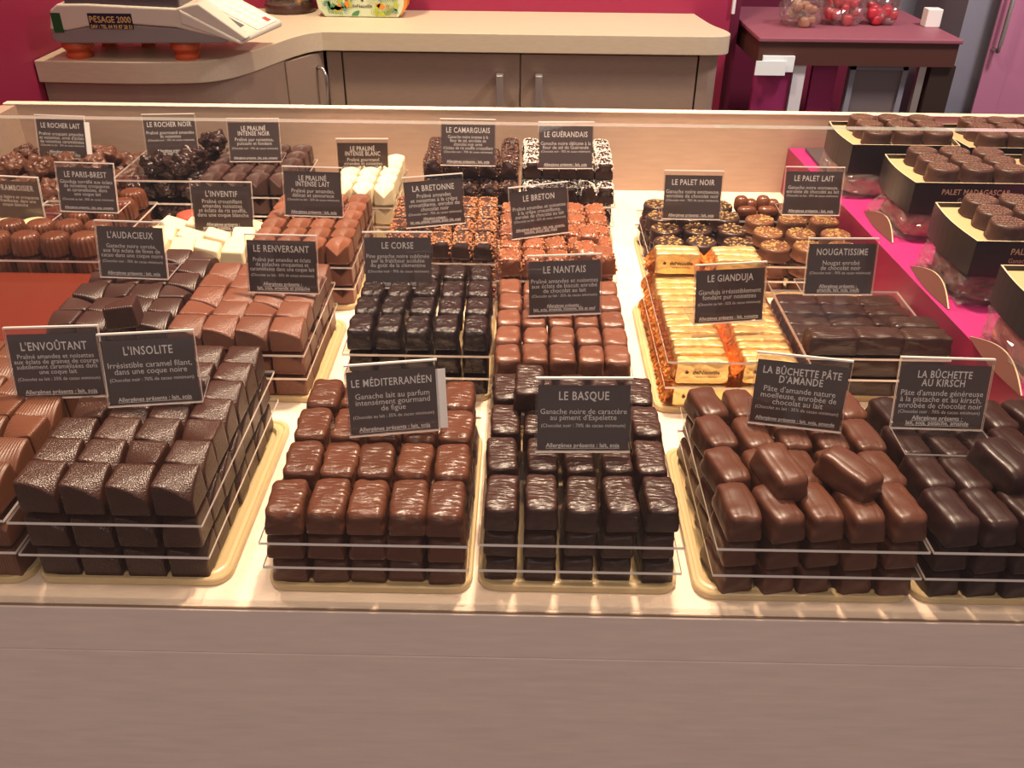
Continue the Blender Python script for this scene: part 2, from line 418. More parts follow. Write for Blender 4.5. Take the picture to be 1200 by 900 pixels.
def foil_bar(l, w, h, seed):
    rnd = random.Random(seed); off = Vector((seed*5.3, seed, 2))
    def fn(v):
        zt = (v.z+1)/2; q = Vector((v.x*l/2*(1-.03*zt), v.y*w/2*(1-.12*zt), zt*h))
        q += Vector((v.x, v.y, v.z)).normalized()*noise.noise(q*220+off)*.0006; q.z = max(q.z, 0); return q
    V, F = blob(12, 11, .8, fn); body = mesh('wrapper', V, F, 'gold_foil', smooth=True, sharp=32)
    e = MB()
    for sgn in (-1, 1):
        x0 = sgn*l/2*.96; n = 6; base = []
        top = []
        for i in range(n+1):
            t = i/n; y = (t-.5)*w*.95
            base.append(Vector((x0, y, h*(.85 if i % 2 else .7))))
            top.append(Vector((x0+sgn*rnd.uniform(.006, .010), y*rnd.uniform(.6, 1.05), h*rnd.uniform(.1, .45))))
        V2 = base+top+[Vector((x0, q.y, .0005)) for q in base]
        F2 = [(i, i+1, n+2+i, n+1+i) for i in range(n)]+[(n+1+i, n+2+i, 2*n+3+i, 2*n+2+i) for i in range(n)]
        e.add(V2, F2)
    return [('body', body), ('folded_ends', e.mesh('folded_ends', 'amber_foil', False))]

# ------------------------------------------------------------------ lettering
_dg = None
def text_geo(s, size, bold=0, underline=False, xs=1.0, spacing=1.0, lines=1.0):
    c = bpy.data.curves.new('t', 'FONT'); c.body = s; c.size = size; c.align_x = 'CENTER'; c.resolution_u = 2; c.offset = bold; c.space_line = lines; c.space_character = spacing
    if underline:
        c.underline_height = .05; c.underline_position = -.09
        for q in c.body_format: q.use_underline = True
    o = bpy.data.objects.new('t', c); COL.objects.link(o)
    dg = bpy.context.evaluated_depsgraph_get(); dg.update()
    me = bpy.data.meshes.new_from_object(o.evaluated_get(dg), depsgraph=dg)
    V = [Vector((v.co.x*xs, v.co.y, 0)) for v in me.vertices]; F = [tuple(q.vertices) for q in me.polygons]
    bpy.data.objects.remove(o); bpy.data.curves.remove(c); bpy.data.meshes.remove(me)
    return V, F
def fit(V, maxw=None, maxh=None):
    x0 = min(v.x for v in V); x1 = max(v.x for v in V); k = 1
    if maxw and x1-x0 > maxw: k = maxw/(x1-x0)
    cx = (x0+x1)/2; top = max(v.y for v in V)
    V = [Vector(((v.x-cx)*k, v.y-top, 0)) for v in V] if k == 1 else [Vector(((v.x-cx)*k, (v.y-top)*(k if k > .8 else .5+.5*k), 0)) for v in V]
    return V, -min(v.y for v in V)

# ------------------------------------------------------------------ the case: setting
struct(MB().box((-1.2, -.0205, -.03), (.80, .76, 0)).build('trim_display_shelf', 'cream_laminate'))
struct(MB().box((-1.2, -.0216, -.0011), (.80, -.0205, -.0001)).build('trim_shelf_edge', 'raw_edge'))
struct(bevel(MB().box((-1.2, -.0226, -.0385), (.80, -.0206, -.0012)).build('trim_front_band', 'mauve_laminate'), .0006, 1))
struct(bevel(MB().box((-1.2, -.0226, -.95), (.80, -.0040, -.0390)).build('wall_front', 'mauve_laminate'), .0006, 1))
struct(MB().box((-.66, .73, 0), (.80, .740, .1012)).build('wall_back_rim', 'panel_laminate'))
struct(bevel(MB().box((-.66, .729, .1012), (.80, .741, .1032)).build('trim_back_rim_cap', 'cream_laminate'), .0008, 1))
struct(MB().box((-.662, -.02, 0), (-.644, .73, .1005)).build('wall_left_rim', 'panel_laminate'))
gp = MB().box((-1.2, -.0202, .0001), (.80, -.0152, .2945)); gp.M = [1, 1, 0, 0, 0, 0]
gp.M = [0, 1, 0, 0, 0, 0]
o = tag(gp.build('glass_pane', ['glass', 'glass_edge']), 'clear upright glass pane along the front of the chocolate display', 'glass pane')

# ------------------------------------------------------------------ room
ZC = -.052
YW = 2.40
struct(MB().box((-2.5, -2.0, -.97), (3.2, 3.6, -.95)).build('floor', 'shop_floor'))
struct(MB().box((-1.6, YW, -.95), (.60, YW+.06, 1.4)).build('wall_back', 'magenta'))
struct(MB().box((-1.20, .9, -.95), (-1.115, YW, 1.4)).build('wall_left', 'magenta'))

def px_poly(pts, z): return [(at(x, y, z).x, at(x, y, z).y) for x, y in pts]
front = px_poly([(45, 71), (150, 73), (215, 72.5), (243, 71), (266, 67.5), (286, 62.5), (305, 56.5), (325, 49.5), (345, 43), (362, 38.8), (377, 37)], ZC)
def smooth_line(P, m=5):
    out = []
    for i in range(len(P)-1):
        p0, p1, p2, p3 = (Vector(P[max(i-1, 0)]), Vector(P[i]), Vector(P[i+1]), Vector(P[min(i+2, len(P)-1)]))
        for q in range(m):
            t = q/m; out.append(tuple(.5*((2*p1)+(p2-p0)*t+(2*p0-5*p1+4*p2-p3)*t*t+(3*p1-p0-3*p2+p3)*t**3)))
    return out+[P[-1]]
YF = front[-1][1]
xr = at(858, 41, ZC).x
right = [(xr-.07, YF-.002), (xr-.03, YF+.004), (xr-.008, YF+.02), (xr, YF+.05), (xr-.005, YF+.09), (xr-.03, YF+.18), (xr-.05, YW-.001)]
outline = smooth_line(front)+smooth_line(right)+[(-1.112, YW-.001), (-1.112, front[0][1])]
bevel(tag(MB().prism(outline, ZC-.048, ZC).build('countertop', 'counter_cream'), 'cream L-shaped worktop behind the display, rounded at its right end', 'countertop'), .002)
# cabinets under the worktop
ins = .022
wing = [(x, y+ins) for x, y in front[:9]]
wx, wy = front[8]
cab = empty('wing_cabinet', (-.8, front[0][1]+.3, -.95)); tag(cab, 'taupe base cabinet under the left wing of the worktop, curved front', 'cabinet')
base = Vector((-.8, front[0][1]+.3, -.95))
cp = [(-1.112, front[0][1]+ins)]+smooth_line([(x+.004, y+ins) for x, y in front[1:8]])+[(front[7][0]+.004, YW-.004), (-1.112, YW-.004)]
MB().prism([(x-base.x, y-base.y) for x, y in cp], 0, .898-.0485).build('body', 'taupe_laminate', cab)
a = Vector((front[7][0]+.006, front[7][1]+ins, 0)); b_ = Vector((front[10][0]-.004, front[10][1]+ins, 0)); d = (b_-a).normalized(); nn = Vector((d.y, -d.x, 0))
door = MB().prism([(p.x-base.x, p.y-base.y) for p in (a+d*.004, b_-d*.004, b_-d*.004-nn*.018, a+d*.004-nn*.018)], .08, .844).build('door', 'taupe_laminate', cab)
h0 = b_-d*.035-base
MB().tube([(h0.x, h0.y, .81), (h0.x+nn.x*.02, h0.y+nn.y*.02, .808), (h0.x+nn.x*.028, h0.y+nn.y*.028, .79), (h0.x+nn.x*.028, h0.y+nn.y*.028, .72), (h0.x, h0.y, .70)], .005).build('handle', 'chrome', door, True)
dx = [at_y(q, 100, YF+ins).x for q in (404, 609.5, 815)]
cab = empty('base_cabinet', ((dx[0]+dx[2])/2, YF+ins, -.95)); tag(cab, 'taupe two-door base cabinet under the rear worktop, two bar handles', 'cabinet')
bx = (dx[0]+dx[2])/2
MB().box((front[10][0]-bx, .019, 0), (dx[2]-bx, YW-.004-YF-ins, .8495)).build('body', 'taupe_laminate', cab)
MB().box((front[10][0]-bx+.002, 0, .08), (dx[0]-bx-.003, .018, .843)).build('filler_panel', 'taupe_laminate', cab)
for k in (0, 1):
    dr = bevel(MB().box((dx[k]-bx+.002, 0, .08), (dx[k+1]-bx-.002, .018, .843)).build('door', 'taupe_laminate', cab), .001, 1)
    hx = dx[1]-bx+(-.055 if k == 0 else .050)
    hb = MB(); hb.box((hx-.010, -.032, .62), (hx+.010, -.024, .795)); hb.box((hx-.010, -.026, .783), (hx+.010, .0, .795)); hb.box((hx-.010, -.026, .62), (hx+.010, .0, .632))
    bevel(hb.build('handle', 'steel_brushed', dr), .003)
cab = empty('end_cabinet', (xr-.05, YF+ins, -.95)); tag(cab, 'taupe rounded end cabinet under the right end of the worktop', 'cabinet')
ep = [(dx[2]+.003, YF+ins), (xr-.05, YF+ins+.003), (xr-.028, YF+ins+.018), (xr-.02, YF+ins+.05), (xr-.045, YF+ins+.16), (xr-.06, YW-.004), (dx[2]+.003, YW-.004)]
MB().prism([(x-(xr-.05), y-YF-ins) for x, y in ep], 0, .8495).build('body', 'taupe_laminate', cab)

# right of the counter: recess with a display table, grey pillar and pink door
YB = 3.05
struct(MB().box((.60, YW+.06, -.95), (.64, YB, 1.4)).build('wall_recess', 'burgundy'))
struct(MB().box((.60, YB, -.95), (1.75, YB+.05, 1.4)).build('wall_rear', 'burgundy'))
struct(MB().box((.600, YW-.012, -.05), (.608, YW+.05, 1.3)).build('trim_corner', 'white_paint'))
pt = at_y(1120, 60, 2.62); pt2 = at_y(1163, 60, 2.62)
struct(MB().box((pt.x, 2.62, -.95), (pt2.x+.05, YB, 1.4)).build('wall_pillar', 'grey_wall'))
p3 = at_y(1150, 100, 2.58); dr = struct(MB().box((p3.x, 2.56, -.95), (p3.x+.75, 2.60, 1.4)).build('door_1', 'pink_door'))
struct(MB().box((p3.x-.02, 2.555, -.95), (p3.x+.055, 2.562, 1.4)).build('door_frame', 'pink_door', dr))
hp = at_y(1172, 30, 2.55)
MB().tube([(hp.x, 2.558, hp.z+.13), (hp.x, 2.52, hp.z+.13), (hp.x, 2.515, hp.z+.11), (hp.x, 2.515, hp.z-.05), (hp.x, 2.52, hp.z-.07), (hp.x, 2.558, hp.z-.07)], .007).build('door_handle', 'steel_brushed', dr, True)
for q in ((1040, .11), (1085, .10)):
    pass
struct(MB().box((at_y(1075, 60, 3.04).x, 3.0, -.95), (at_y(1108, 60, 3.04).x, 3.05, 1.4)).build('trim_post', 'dark_wood'))
struct(MB().box((at_y(1040, 60, 3.04).x, 3.02, -.95), (at_y(1072, 60, 3.04).x, 3.05, 1.4)).build('trim_panel', 'grey_wall'))

ZT = -.085
tl, tr_ = at(890, 44, ZT), at(1128, 46, ZT); yt = tl.y
t = empty('display_table', ((tl.x+tr_.x)/2, yt+.25, -.95)); tag(t, 'brown display table with pink top and wine panels, right of the worktop', 'table')
def L(x0, y0, z0, x1, y1, z1): return ((x0-t.location.x, y0-t.location.y, z0+.95), (x1-t.location.x, y1-t.location.y, z1+.95))
bevel(MB().box(*L(tl.x, yt, ZT-.012, tr_.x, yt+.52, ZT)).build('top', 'dusty_pink', t), .003)
MB().box(*L(tl.x+.006, yt+.008, ZT-.075, tr_.x-.006, yt+.50, ZT-.012)).build('apron', 'brown_wood', t)
def at_t(px, y=yt+.03): return at_y(px, 100, y).x
MB().box(*L(tl.x+.01, yt+.03, ZT-.86, at_t(925), yt+.05, ZT-.075)).build('side_panel', 'wine', t)
MB().box(*L(at_t(926), yt+.02, ZT-.86, at_t(940), yt+.05, ZT-.075)).build('leg', 'white_paint', t)
MB().box(*L(at_t(956), yt+.08, ZT-.86, at_t(985), yt+.1, ZT-.075)).build('side_panel', 'wine', t)
g = MB().box(*L(at_t(995), yt+.05, ZT-.86, at_t(1062), yt+.07, ZT-.080)).build('glass_door', 'grey_panel', t)
fr = MB()
for (a0, a1, z0, z1) in ((995, 1001, ZT-.86, ZT-.076), (1056, 1062, ZT-.86, ZT-.076), (995, 1062, ZT-.092, ZT-.076)): fr.box(*L(at_t(a0), yt+.04, z0, at_t(a1), yt+.05, z1))
fr.build('door_frame', 'grey_wall', g)
MB().box(*L(at_t(1073), yt+.03, ZT-.86, at_t(1081), yt+.05, ZT-.075)).build('leg', 'steel_brushed', t)
MB().box(*L(at_t(1085), yt+.02, ZT-.86, at_t(1113), yt+.06, ZT-.075)).build('leg', 'dark_wood', t)
wp = at_y(884, 88, yt-.012); wq = at_y(922, 72, yt-.012)
tag(MB().box((wp.x, yt-.014, wp.z), (wq.x, yt-.009, wq.z)).build('price_tag', 'white_tag'), 'front white paper tag hanging under the table edge', 'tag')
wp = at_y(892, 84, yt-.003); wq = at_y(932, 66, yt-.003)
tag(MB().box((wp.x, yt-.005, wp.z), (wq.x, yt+.006, wq.z)).build('price_tag', 'white_tag'), 'rear white paper tag half hidden behind another tag', 'tag')
def candy_bag(px, py, sx, sy, sz, mat, seed, label):
    c = at(px, py, ZT); e = empty('candy_bag', (c.x, c.y, ZT)); tag(e, label, 'candy bag', 'candy bags on the pink table')
    off = Vector((seed, seed*2.2, 0))
    def fn(v):
        q = Vector((v.x*sx, v.y*sy, (v.z+1)/2*sz)); q += Vector((v.x, v.y, v.z)).normalized()*noise.noise(q*38+off)*.02; q.z = max(0.0005, q.z); return q
    V, F = blob(14, 3, 1, fn); obj('wrap', mesh('wrap', V, F, 'cellophane'), e)
    b = MB(); rnd = random.Random(seed)
    for _ in range(14):
        x, y, z = rnd.uniform(-.7, .7)*sx, rnd.uniform(-.6, .6)*sy, rnd.uniform(.15, .7)*sz; s = rnd.uniform(.010, .017)
        V, F = blob(6, 3, 1, lambda v: Vector((x+v.x*s, y+v.y*s, max(.001, z+v.z*s)))); b.add(V, F)
    b.build('sweets', mat, e, True)
candy_bag(935, 30, .055, .05, .09, 'candy_tan', 3, 'clear bag of tan sweets, left on the pink table top')
candy_bag(985, 28, .06, .05, .10, 'candy_red', 5, 'clear bag of red sweets, middle of the pink table top')
candy_bag(1030, 28, .05, .045, .08, 'candy_red', 9, 'small clear bag of red sweets, right on the pink table top')
c = at(1108, 40, ZT)
bevel(tag(MB().box((c.x-.022, c.y+.1, ZT), (c.x+.022, c.y+.14, ZT+.05)).build('small_box', 'paper_white'), 'small cream box at the right end of the pink table top', 'box'), .002)

# ------------------------------------------------------------------ weighing scale
zc = ZC
fl, fr_ = at(88, 69, zc), at(215, 70, zc)
yS = fl.y
sc = empty('weighing_scale', ((fl.x+fr_.x)/2, yS, zc)); tag(sc, 'cream and grey shop weighing scale on orange rubber feet, on the worktop', 'scale')
def SX(px, py, y=0.0):
    q = at_y(px, py, yS+y); return q.x-sc.location.x, q.z-zc
def side(pts, y0, y1, name, mat, wd=.004, parent=sc):
    P = [SX(x, y, y0) for x, y in pts]; k = len(P)
    V = [(x, y0, z) for x, z in P]+[(x, y1, z) for x, z in P]
    F = [tuple(range(k-1, -1, -1)), tuple(range(k, 2*k))]+[(i, (i+1) % k, (i+1) % k+k, i+k) for i in range(k)]
    o = obj(name, mesh(name, V, [f[::-1] for f in F], mat), parent); bevel(o, wd, 3); return o
Y0 = -.02
side([(59, 35), (62, 47), (72, 51), (262, 51), (276, 46), (275, 42), (205, 33), (140, 28), (100, 32), (78, 36)], Y0+.002, .20, 'lower_shell', 'scale_grey')
side([(58, 12), (58.5, 35), (79, 36), (101, 31.5), (140, 27.5), (205, 32.5), (258, 45), (272, 50), (284, 49), (290, 45), (232, 4), (225, 5), (205, 10), (150, 7.5), (100, 5), (66, 5)], Y0, .20, 'upper_shell', 'scale_cream')
# sloping console
f0, f1 = SX(212, 9), SX(285, 49)
b0 = Vector((f0[0], Y0-.002, f0[1]+.002)); b1 = Vector((f1[0], Y0-.002, f1[1]+.006))
bb1 = at_y(331, 24, yS+.10)-sc.location; bb0 = b0+(bb1-b1)
V = [b0, b1, bb1, bb0]; V = V+[V[0]-Vector((0, 0, .034)), V[1]-Vector((0, 0, .010)), V[2]-Vector((0, 0, .014)), V[3]-Vector((0, 0, .05))]
con = bevel(obj('console', mesh('console', V, [(0, 1, 2, 3), (7, 6, 5, 4), (0, 4, 5, 1), (1, 5, 6, 2), (2, 6, 7, 3), (3, 7, 4, 0)], 'scale_cream'), sc), .005, 3)
nrm = (b1-b0).cross(bb0-b0).normalized()
if nrm.z < 0: nrm = -nrm
def onc(u, v, h=.0012): return b0.lerp(b1, u).lerp(bb0.lerp(bb1, u), v)+nrm*h
def patch(u0, u1, v0, v1, name, mat, h=.0012, parent=con):
    q = [onc(u0, v0, h), onc(u1, v0, h), onc(u1, v1, h), onc(u0, v1, h)]; q2 = [p-nrm*(h+.001) for p in q]
    return obj(name, mesh(name, q+q2, [(0, 1, 2, 3), (7, 6, 5, 4), (0, 4, 5, 1), (1, 5, 6, 2), (2, 6, 7, 3), (3, 7, 4, 0)], mat), parent)
patch(.17, .78, .14, .40, 'screen', 'screen_grey'); patch(.02, .17, .14, .40, 'red_label', 'key_red'); patch(.05, .96, .46, .92, 'keypad', 'keypad')
kb = MB()
for i in range(7):
    for j in range(3):
        q = [onc(.09+.12*i+a_, .50+.14*j+b2, .0018) for a_, b2 in ((0, 0), (.09, 0), (.09, .1), (0, .1))]
        kb.add(q, [(0, 1, 2, 3)])
kb.build('keys', 'paper_white', con); patch(.80, .90, .78, .86, 'red_key', 'key_red', .002); patch(.80, .9, .2, .26, 'red_mark', 'key_red', .0015)
for q in ((70, 35), (198, 232)):
    c = SX((q[0]+q[1])/2, 60); r = (SX(q[1], 60)[0]-SX(q[0], 60)[0])/2
    MB().lathe([(r*.8, .0), (r*.86, .008), (r*.72, .014), (r*1.0, .024), (r*1.0, .034), (r*.9, .040)], 14, c=((SX(88 if q[0] == 70 else 215, 60)[0]), .02, 0)).build('rubber_foot', 'orange_rubber', sc, True, 40)
for xx in (.02, .14):
    MB().lathe([(.018, 0), (.015, .014), (.021, .024), (.019, .040)], 14, c=(SX(88, 60)[0]+xx*.8, .15, 0)).build('rubber_foot', 'orange_rubber', sc, True, 40)
x0, z0 = SX(62, 12); x1, z1 = SX(80, 36)
MB().box((x0+.002, Y0-.0006, z1), (x1, Y0+.0005, z0-.002)).build('green_sticker', 'sticker_green', sc)
x0, z0 = SX(106, 13.5); x1, z1 = SX(161, 32)
st = MB().box((x0, Y0-.0007, z1), (x1, Y0+.0005, z0)).build('sticker', 'sticker_navy', sc)
lm = MB()
for s_, sz, dz, mw in (('P\u20acSAGE 2000', .021, .005, .092), ('SAV : TEL 04 93 87 28 51', .0125, .0235, .09)):
    V, F = text_geo(s_, sz, .0004); V, hh = fit(V, (x1-x0)*.94); lm.add([((x0+x1)/2+v.x, Y0-.0009, z0-dz+v.y) for v in V], F)
lm.build('lettering', 'sticker_yellow', st)
x0, z0 = SX(78, 5.5); x1, _ = SX(212, 6)
bevel(MB().box((x0, -.01, z0-.001), (x1, .21, z0+.022)).build('platter', 'scale_dark', sc), .003)

# jar and patterned pack on the worktop
c = at(338, 15, ZC)
j = empty('nut_jar', (c.x, c.y+.03, ZC)); tag(j, 'dark clear-lidded jar of golden nuts beside the patterned pack', 'jar')
MB().lathe([(.068, 0), (.072, .006), (.072, .02), (.070, .024)], 28).build('base', 'jar_dark', j, True, 40)
jb = MB().lathe([(.070, .024), (.071, .09), (.064, .10)], 28); jb.build('wall', 'cellophane', j, True, 40)
nb = MB(); rnd = random.Random(4)
for k in range(60):
    a = rnd.uniform(0, 2*PI); q = rnd.uniform(.3, .058); x, y, z = .052*math.cos(a)*rnd.uniform(.6, 1.1), .052*math.sin(a)*rnd.uniform(.6, 1.1), rnd.uniform(.03, .085)
    V, F = blob(5, 2.2, 1, lambda v: Vector((x+v.x*.009, y+v.y*.009, z+v.z*.011))); nb.add(V, F)
o = nb.build('nuts', 'nut_gold', j, True); o['kind'] = 'stuff'
pl_, pr_ = at(374, 20, ZC), at(478, 20, ZC)
pk = empty('gift_pack', ((pl_.x+pr_.x)/2, pl_.y, ZC+.0012)); tag(pk, 'mint green gift pack printed with tropical leaves, standing on the worktop', 'gift pack')
hw = (pr_.x-pl_.x)/2
prof = [(-hw*.86, 0), (hw*.80, 0), (hw*.98, .025), (hw*1.04, .06), (hw*1.0, .20), (-hw*1.02, .20), (-hw*1.06, .06), (-hw*1.0, .02)]
def slabm(prof, y0, y1, mat, name, parent, wd=.003):
    k = len(prof); V = [(x, y0, z) for x, z in prof]+[(x, y1, z) for x, z in prof]
    F = [tuple(range(k)), tuple(range(2*k-1, k-1, -1))]+[(i+k, (i+1) % k+k, (i+1) % k, i) for i in range(k)]
    return bevel(obj(name, mesh(name, V, F, mat), parent), wd)
body = slabm(prof, 0, .07, 'pack_mint', 'body', pk)
slabm([(hw*.84, .001), (hw*.99, .025), (hw*1.055, .06), (hw*1.02, .199), (hw*.95, .199), (hw*.97, .06), (hw*.93, .028)], -.0012, .069, 'leaf_orange', 'side_band', pk, .0005)
rnd = random.Random(21); groups = {k: MB() for k in ('leaf_green', 'leaf_lime', 'leaf_teal', 'leaf_orange')}
for k in range(120):
    x = rnd.uniform(-.88, .76)*hw; z = rnd.uniform(.006, .12)
    if abs(x) < hw*.22 and .015 < z < .045: continue
    mt = rnd.choice(list(groups)[:3]+['leaf_lime', 'leaf_green']) if rnd.random() < .9 else 'leaf_orange'
    a = rnd.uniform(0, PI); ln = rnd.uniform(.012, .026); wd = ln*rnd.uniform(.22, .5)
    if rnd.random() < .5:      # feathered frond
        for q in range(-3, 4):
            bx0 = x+math.cos(a)*q*.006; bz0 = z+math.sin(a)*q*.006
            for sg in (-1, 1):
                aa = a+sg*1.0; e0 = (bx0+math.cos(aa)*ln*.7, bz0+math.sin(aa)*ln*.7)
                groups[mt].add([(bx0-.001, -.0008, bz0), (bx0+.0012, -.0008, bz0+.0012), (e0[0], -.0008, max(.003, e0[1]))], [(0, 1, 2)])
    else:
        pts = []
        for q in range(12):
            th = 2*PI*q/12; u_, v_ = math.cos(th)*ln*.6, math.sin(th)*wd*.6*(1.1-math.cos(th)*.4)
            pts.append((x+u_*math.cos(a)-v_*math.sin(a), -.0009, max(.003, z+u_*math.sin(a)+v_*math.cos(a))))
        groups[mt].add(pts, [tuple(range(12))])
for k, b in groups.items(): b.build('printed_leaves', k, body)
V, F = text_geo('deNeuville', .013, .0002); V, hh = fit(V, .06)
tm = MB().add([(v.x, -.0011, .034+v.y) for v in V], F); tm.add([(-.004, -.0011, .043), (.003, -.0011, .040), (.005, -.0011, .046), (-.001, -.0011, .047)], [(0, 1, 2, 3)]); tm.build('lettering', 'ink_dark', body)

# ------------------------------------------------------------------ piles
ORD = ['front', 'second', 'third', 'fourth', 'fifth', 'sixth', 'seventh', 'eighth', 'ninth', 'tenth', 'eleventh', 'twelfth', 'thirteenth', 'fourteenth', 'fifteenth']
NTH = ['first', 'second', 'third', 'fourth', 'fifth', 'sixth', 'seventh', 'eighth']
def colname(i, n):
    if i == 0: return 'leftmost'
    if i == n-1: return 'rightmost'
    return NTH[i]+' from left' if i <= n//2 else NTH[n-1-i]+' from right'
PROTO = {}
def place(name, variants, loc, rz, label, group, tilt=(0, 0), cat='chocolate'):
    """variants: list of part lists; picks one, first use links the meshes, later uses copy the object and its parts."""
    k = random.randrange(len(variants)); key = (name, id(variants), k)
    if key not in PROTO:
        ps = variants[k]; ob = obj(name, ps[0][1]); ch = [obj(pn, pm, ob) for pn, pm in ps[1:]]
        PROTO[key] = (ob, ch)
    else:
        src, chs = PROTO[key]; ob = src.copy(); COL.objects.link(ob)
        for c in chs:
            d = c.copy(); d.parent = ob; COL.objects.link(d)
    ob.location = loc; ob.rotation_euler = (tilt[0], tilt[1], rz)
    tag(ob, label, cat, group); return ob
def inview(p, m=45):
    x, y = proj(p); return -m < x < 1200+m and -m < y < 900+m
def sheet(x0, x1, y0, y1, z, label, t=.0022):
    b = MB().box((x0, y0, z), (x1, y1, z+t), 0, 1); cx, cy = (x0+x1)/2, (y0+y1)/2
    b.xf(Matrix.Translation((-cx, -cy, 0)))
    tag(b.build('acrylic_sheet', ['acrylic', 'acrylic_edge'], loc=(cx, cy, 0)), label, 'acrylic sheet', 'clear acrylic sheets between the layers')
def tray(x0, x1, y0, y1, label, mat='tray_gold', h=.008, loc_z=.0005):
    cx, cy = (x0+x1)/2, (y0+y1)/2; a, b = (x1-x0)/2, (y1-y0)/2
    def loop(dx_, z, n=5, r=.012):
        P = []
        for sx, sy, a0 in ((1, 1, 0), (-1, 1, 90), (-1, -1, 180), (1, -1, 270)):
            for i in range(n):
                th = math.radians(a0+90*i/(n-1)); P.append(((a+dx_-r)*sx+r*math.cos(th), (b+dx_-r)*sy+r*math.sin(th), z))
        return P
    levels = [(-.0105, .0010), (-.0090, .0012), (-.0078, .0042), (-.0060, .0046), (-.0050, .0038), (-.0035, .0038), (-.0025, .0048), (-.0006, .0048), (0, .0040), (0, .0)]
    m_ = MB(); V = []; n = 20
    for dx_, z in levels: V += loop(dx_, z)
    F = [tuple(range(n))]
    for k in range(len(levels)-1):
        for i in range(n): F.append((k*n+i, (k)*n+(i+1) % n, (k+1)*n+(i+1) % n, (k+1)*n+i))
    F.append(tuple(range((len(levels)-1)*n, len(levels)*n))[::-1])
    F = [f[::-1] if j not in (0, len(F)-1) else f for j, f in enumerate(F)]
    m_.add(V, F)
    ridge = MB()
    for sx in (-1, 1):
        for q in (-.0055,):
            pass
    o = m_.build('serving_tray', mat, smooth=True, sharp=35, loc=(cx, cy, loc_z)); tag(o, label, 'tray', 'serving trays under the chocolates'); return o

def pile(name, kind, plural, x0, x1, y0, y1, nx, ny, h, variants, rot=None, jit=.0006, rj=.03, layers=2, t=.002, zb=.003, skip=None, sheets=True,
         shx=.002, traymat='tray_gold', top_sheet=True, do_tray=True, low_rows=1, tilt=0.0, zj=0.0, sy=.004, tl=.003, tr=.003, full=0):
    pw, pd = (x1-x0)/nx, (y1-y0)/ny; z = zb; grp = plural
    rnd = random.Random(hash(name) % 1000 if False else sum(map(ord, kind)))
    def put(i, j, z, lay):
        x = x0+(i+.5)*pw+rnd.uniform(-jit, jit); y = y0+(j+.5)*pd+rnd.uniform(-jit, jit)
        if not inview((x, y, z+h)): return
        rz = (rot(rnd, i, j) if rot else 0)+rnd.uniform(-rj, rj)
        place(name, variants, (x, y, z+rnd.uniform(0, zj)), rz, f'{kind}, {lay}, {ORD[j]} row, {colname(i, nx)}', grp, (rnd.uniform(-tilt, tilt), rnd.uniform(-tilt, tilt)))
    if do_tray: tray(x0-tl, x1+tr, y0-.003, y1+.006, f'shallow gold plastic tray under the {plural}', traymat)
    for l in range(layers):
        lay = ('bottom layer', 'middle layer')[l] if layers == 2 else 'lower layer'
        for j in range(ny):
            for i in range(nx):
                if j < (ny if l < full else low_rows) or (full < 0 and l == layers-1) or i in (0, nx-1): put(i, j, z, lay)
        z += h+.0004
        if sheets: sheet(x0-shx, x1+shx, y0-sy, y1+.002, z, f'{"lower" if l == 0 and layers == 2 else "upper"} clear acrylic sheet in the stack of {plural}', t); z += t+.0002
    for j in range(ny):
        for i in range(nx):
            if skip and skip(i, j): continue
            put(i, j, z, 'top layer')
    return z

Q = lambda *w: (lambda rnd, i, j: rnd.choice(w)*PI/2)
VAR = {}
VAR['ins'] = [curved_top(.0243, .0225, .48, 'dark_stipple', s) for s in range(3)]
VAR['env'] = [curved_top(.0245, .0225, .46, 'milk_ribs', s) for s in range(3)]
VAR['aud'] = [curved_top(.0243, .0190, .48, 'dark_ribs', s) for s in range(3)]
VAR['ren'] = [curved_top(.0262, .0190, .48, 'milk_stipple', s) for s in range(3)]
VAR['med'] = [enrobed(.038, .0234, .0166, 5.5, 'brown_ripple', s, .0006, .06) for s in range(4)]
VAR['bas'] = [enrobed(.036, .0205, .0178, 8, 'dark_ripple', s+10, .0005) for s in range(4)]
VAR['cor'] = [enrobed(.0325, .0205, .0182, 6, 'black_wrinkle', s+20, .0007) for s in range(4)]
VAR['nan'] = [enrobed(.0290, .0205, .0185, 6.5, 'milk_pale', s+30, .0006) for s in range(4)]
VAR['ama'] = [enrobed(.038, .0212, .0185, 6, 'milk_log', s+40, .0004, .07, .0012) for s in range(4)]
VAR['kir'] = [enrobed(.038, .0212, .0185, 6, 'dark_log', s+50, .0004, .07, .0012) for s in range(4)]
VAR['nou'] = [[(n_, m_) for n_, m_ in enrobed(.021, .041, .0172, 7, 'dark_nougat', s+60, .0006)] for s in range(4)]
VAR['pn'] = [vault_top(.0248, .0205, 'dark_smooth')]
VAR['pl'] = [vault_top(.0236, .0205, 'milk_smooth')]
VAR['pb'] = [vault_top(.0226, .0205, 'white_choc')]
VAR['pbr'] = [fluted(.0146, .0195, 'milk_gloss')]
VAR['fra'] = [cream_round(.0145, .014, 'cream_choc')]
VAR['inv'] = [wedge(.0258, .0200, 'white_choc')]
VAR['bre'] = [crumbed(.029, .0200, .0190, 5, 'dark_bar', 'toasted_crumb', s+3, 190, .0021) for s in range(3)]
VAR['bto'] = [crumbed(.029, .0205, .0190, 5, 'milk_bar', 'milk_crumb', s+13, 130, .0021) for s in range(3)]
VAR['cam'] = [crumbed(.0215, .0205, .0205, 3.4, 'dark_cube', 'rice_crumb', s+23, 130, .0019, endskip=.9, part='rice_crumbs') for s in range(3)]
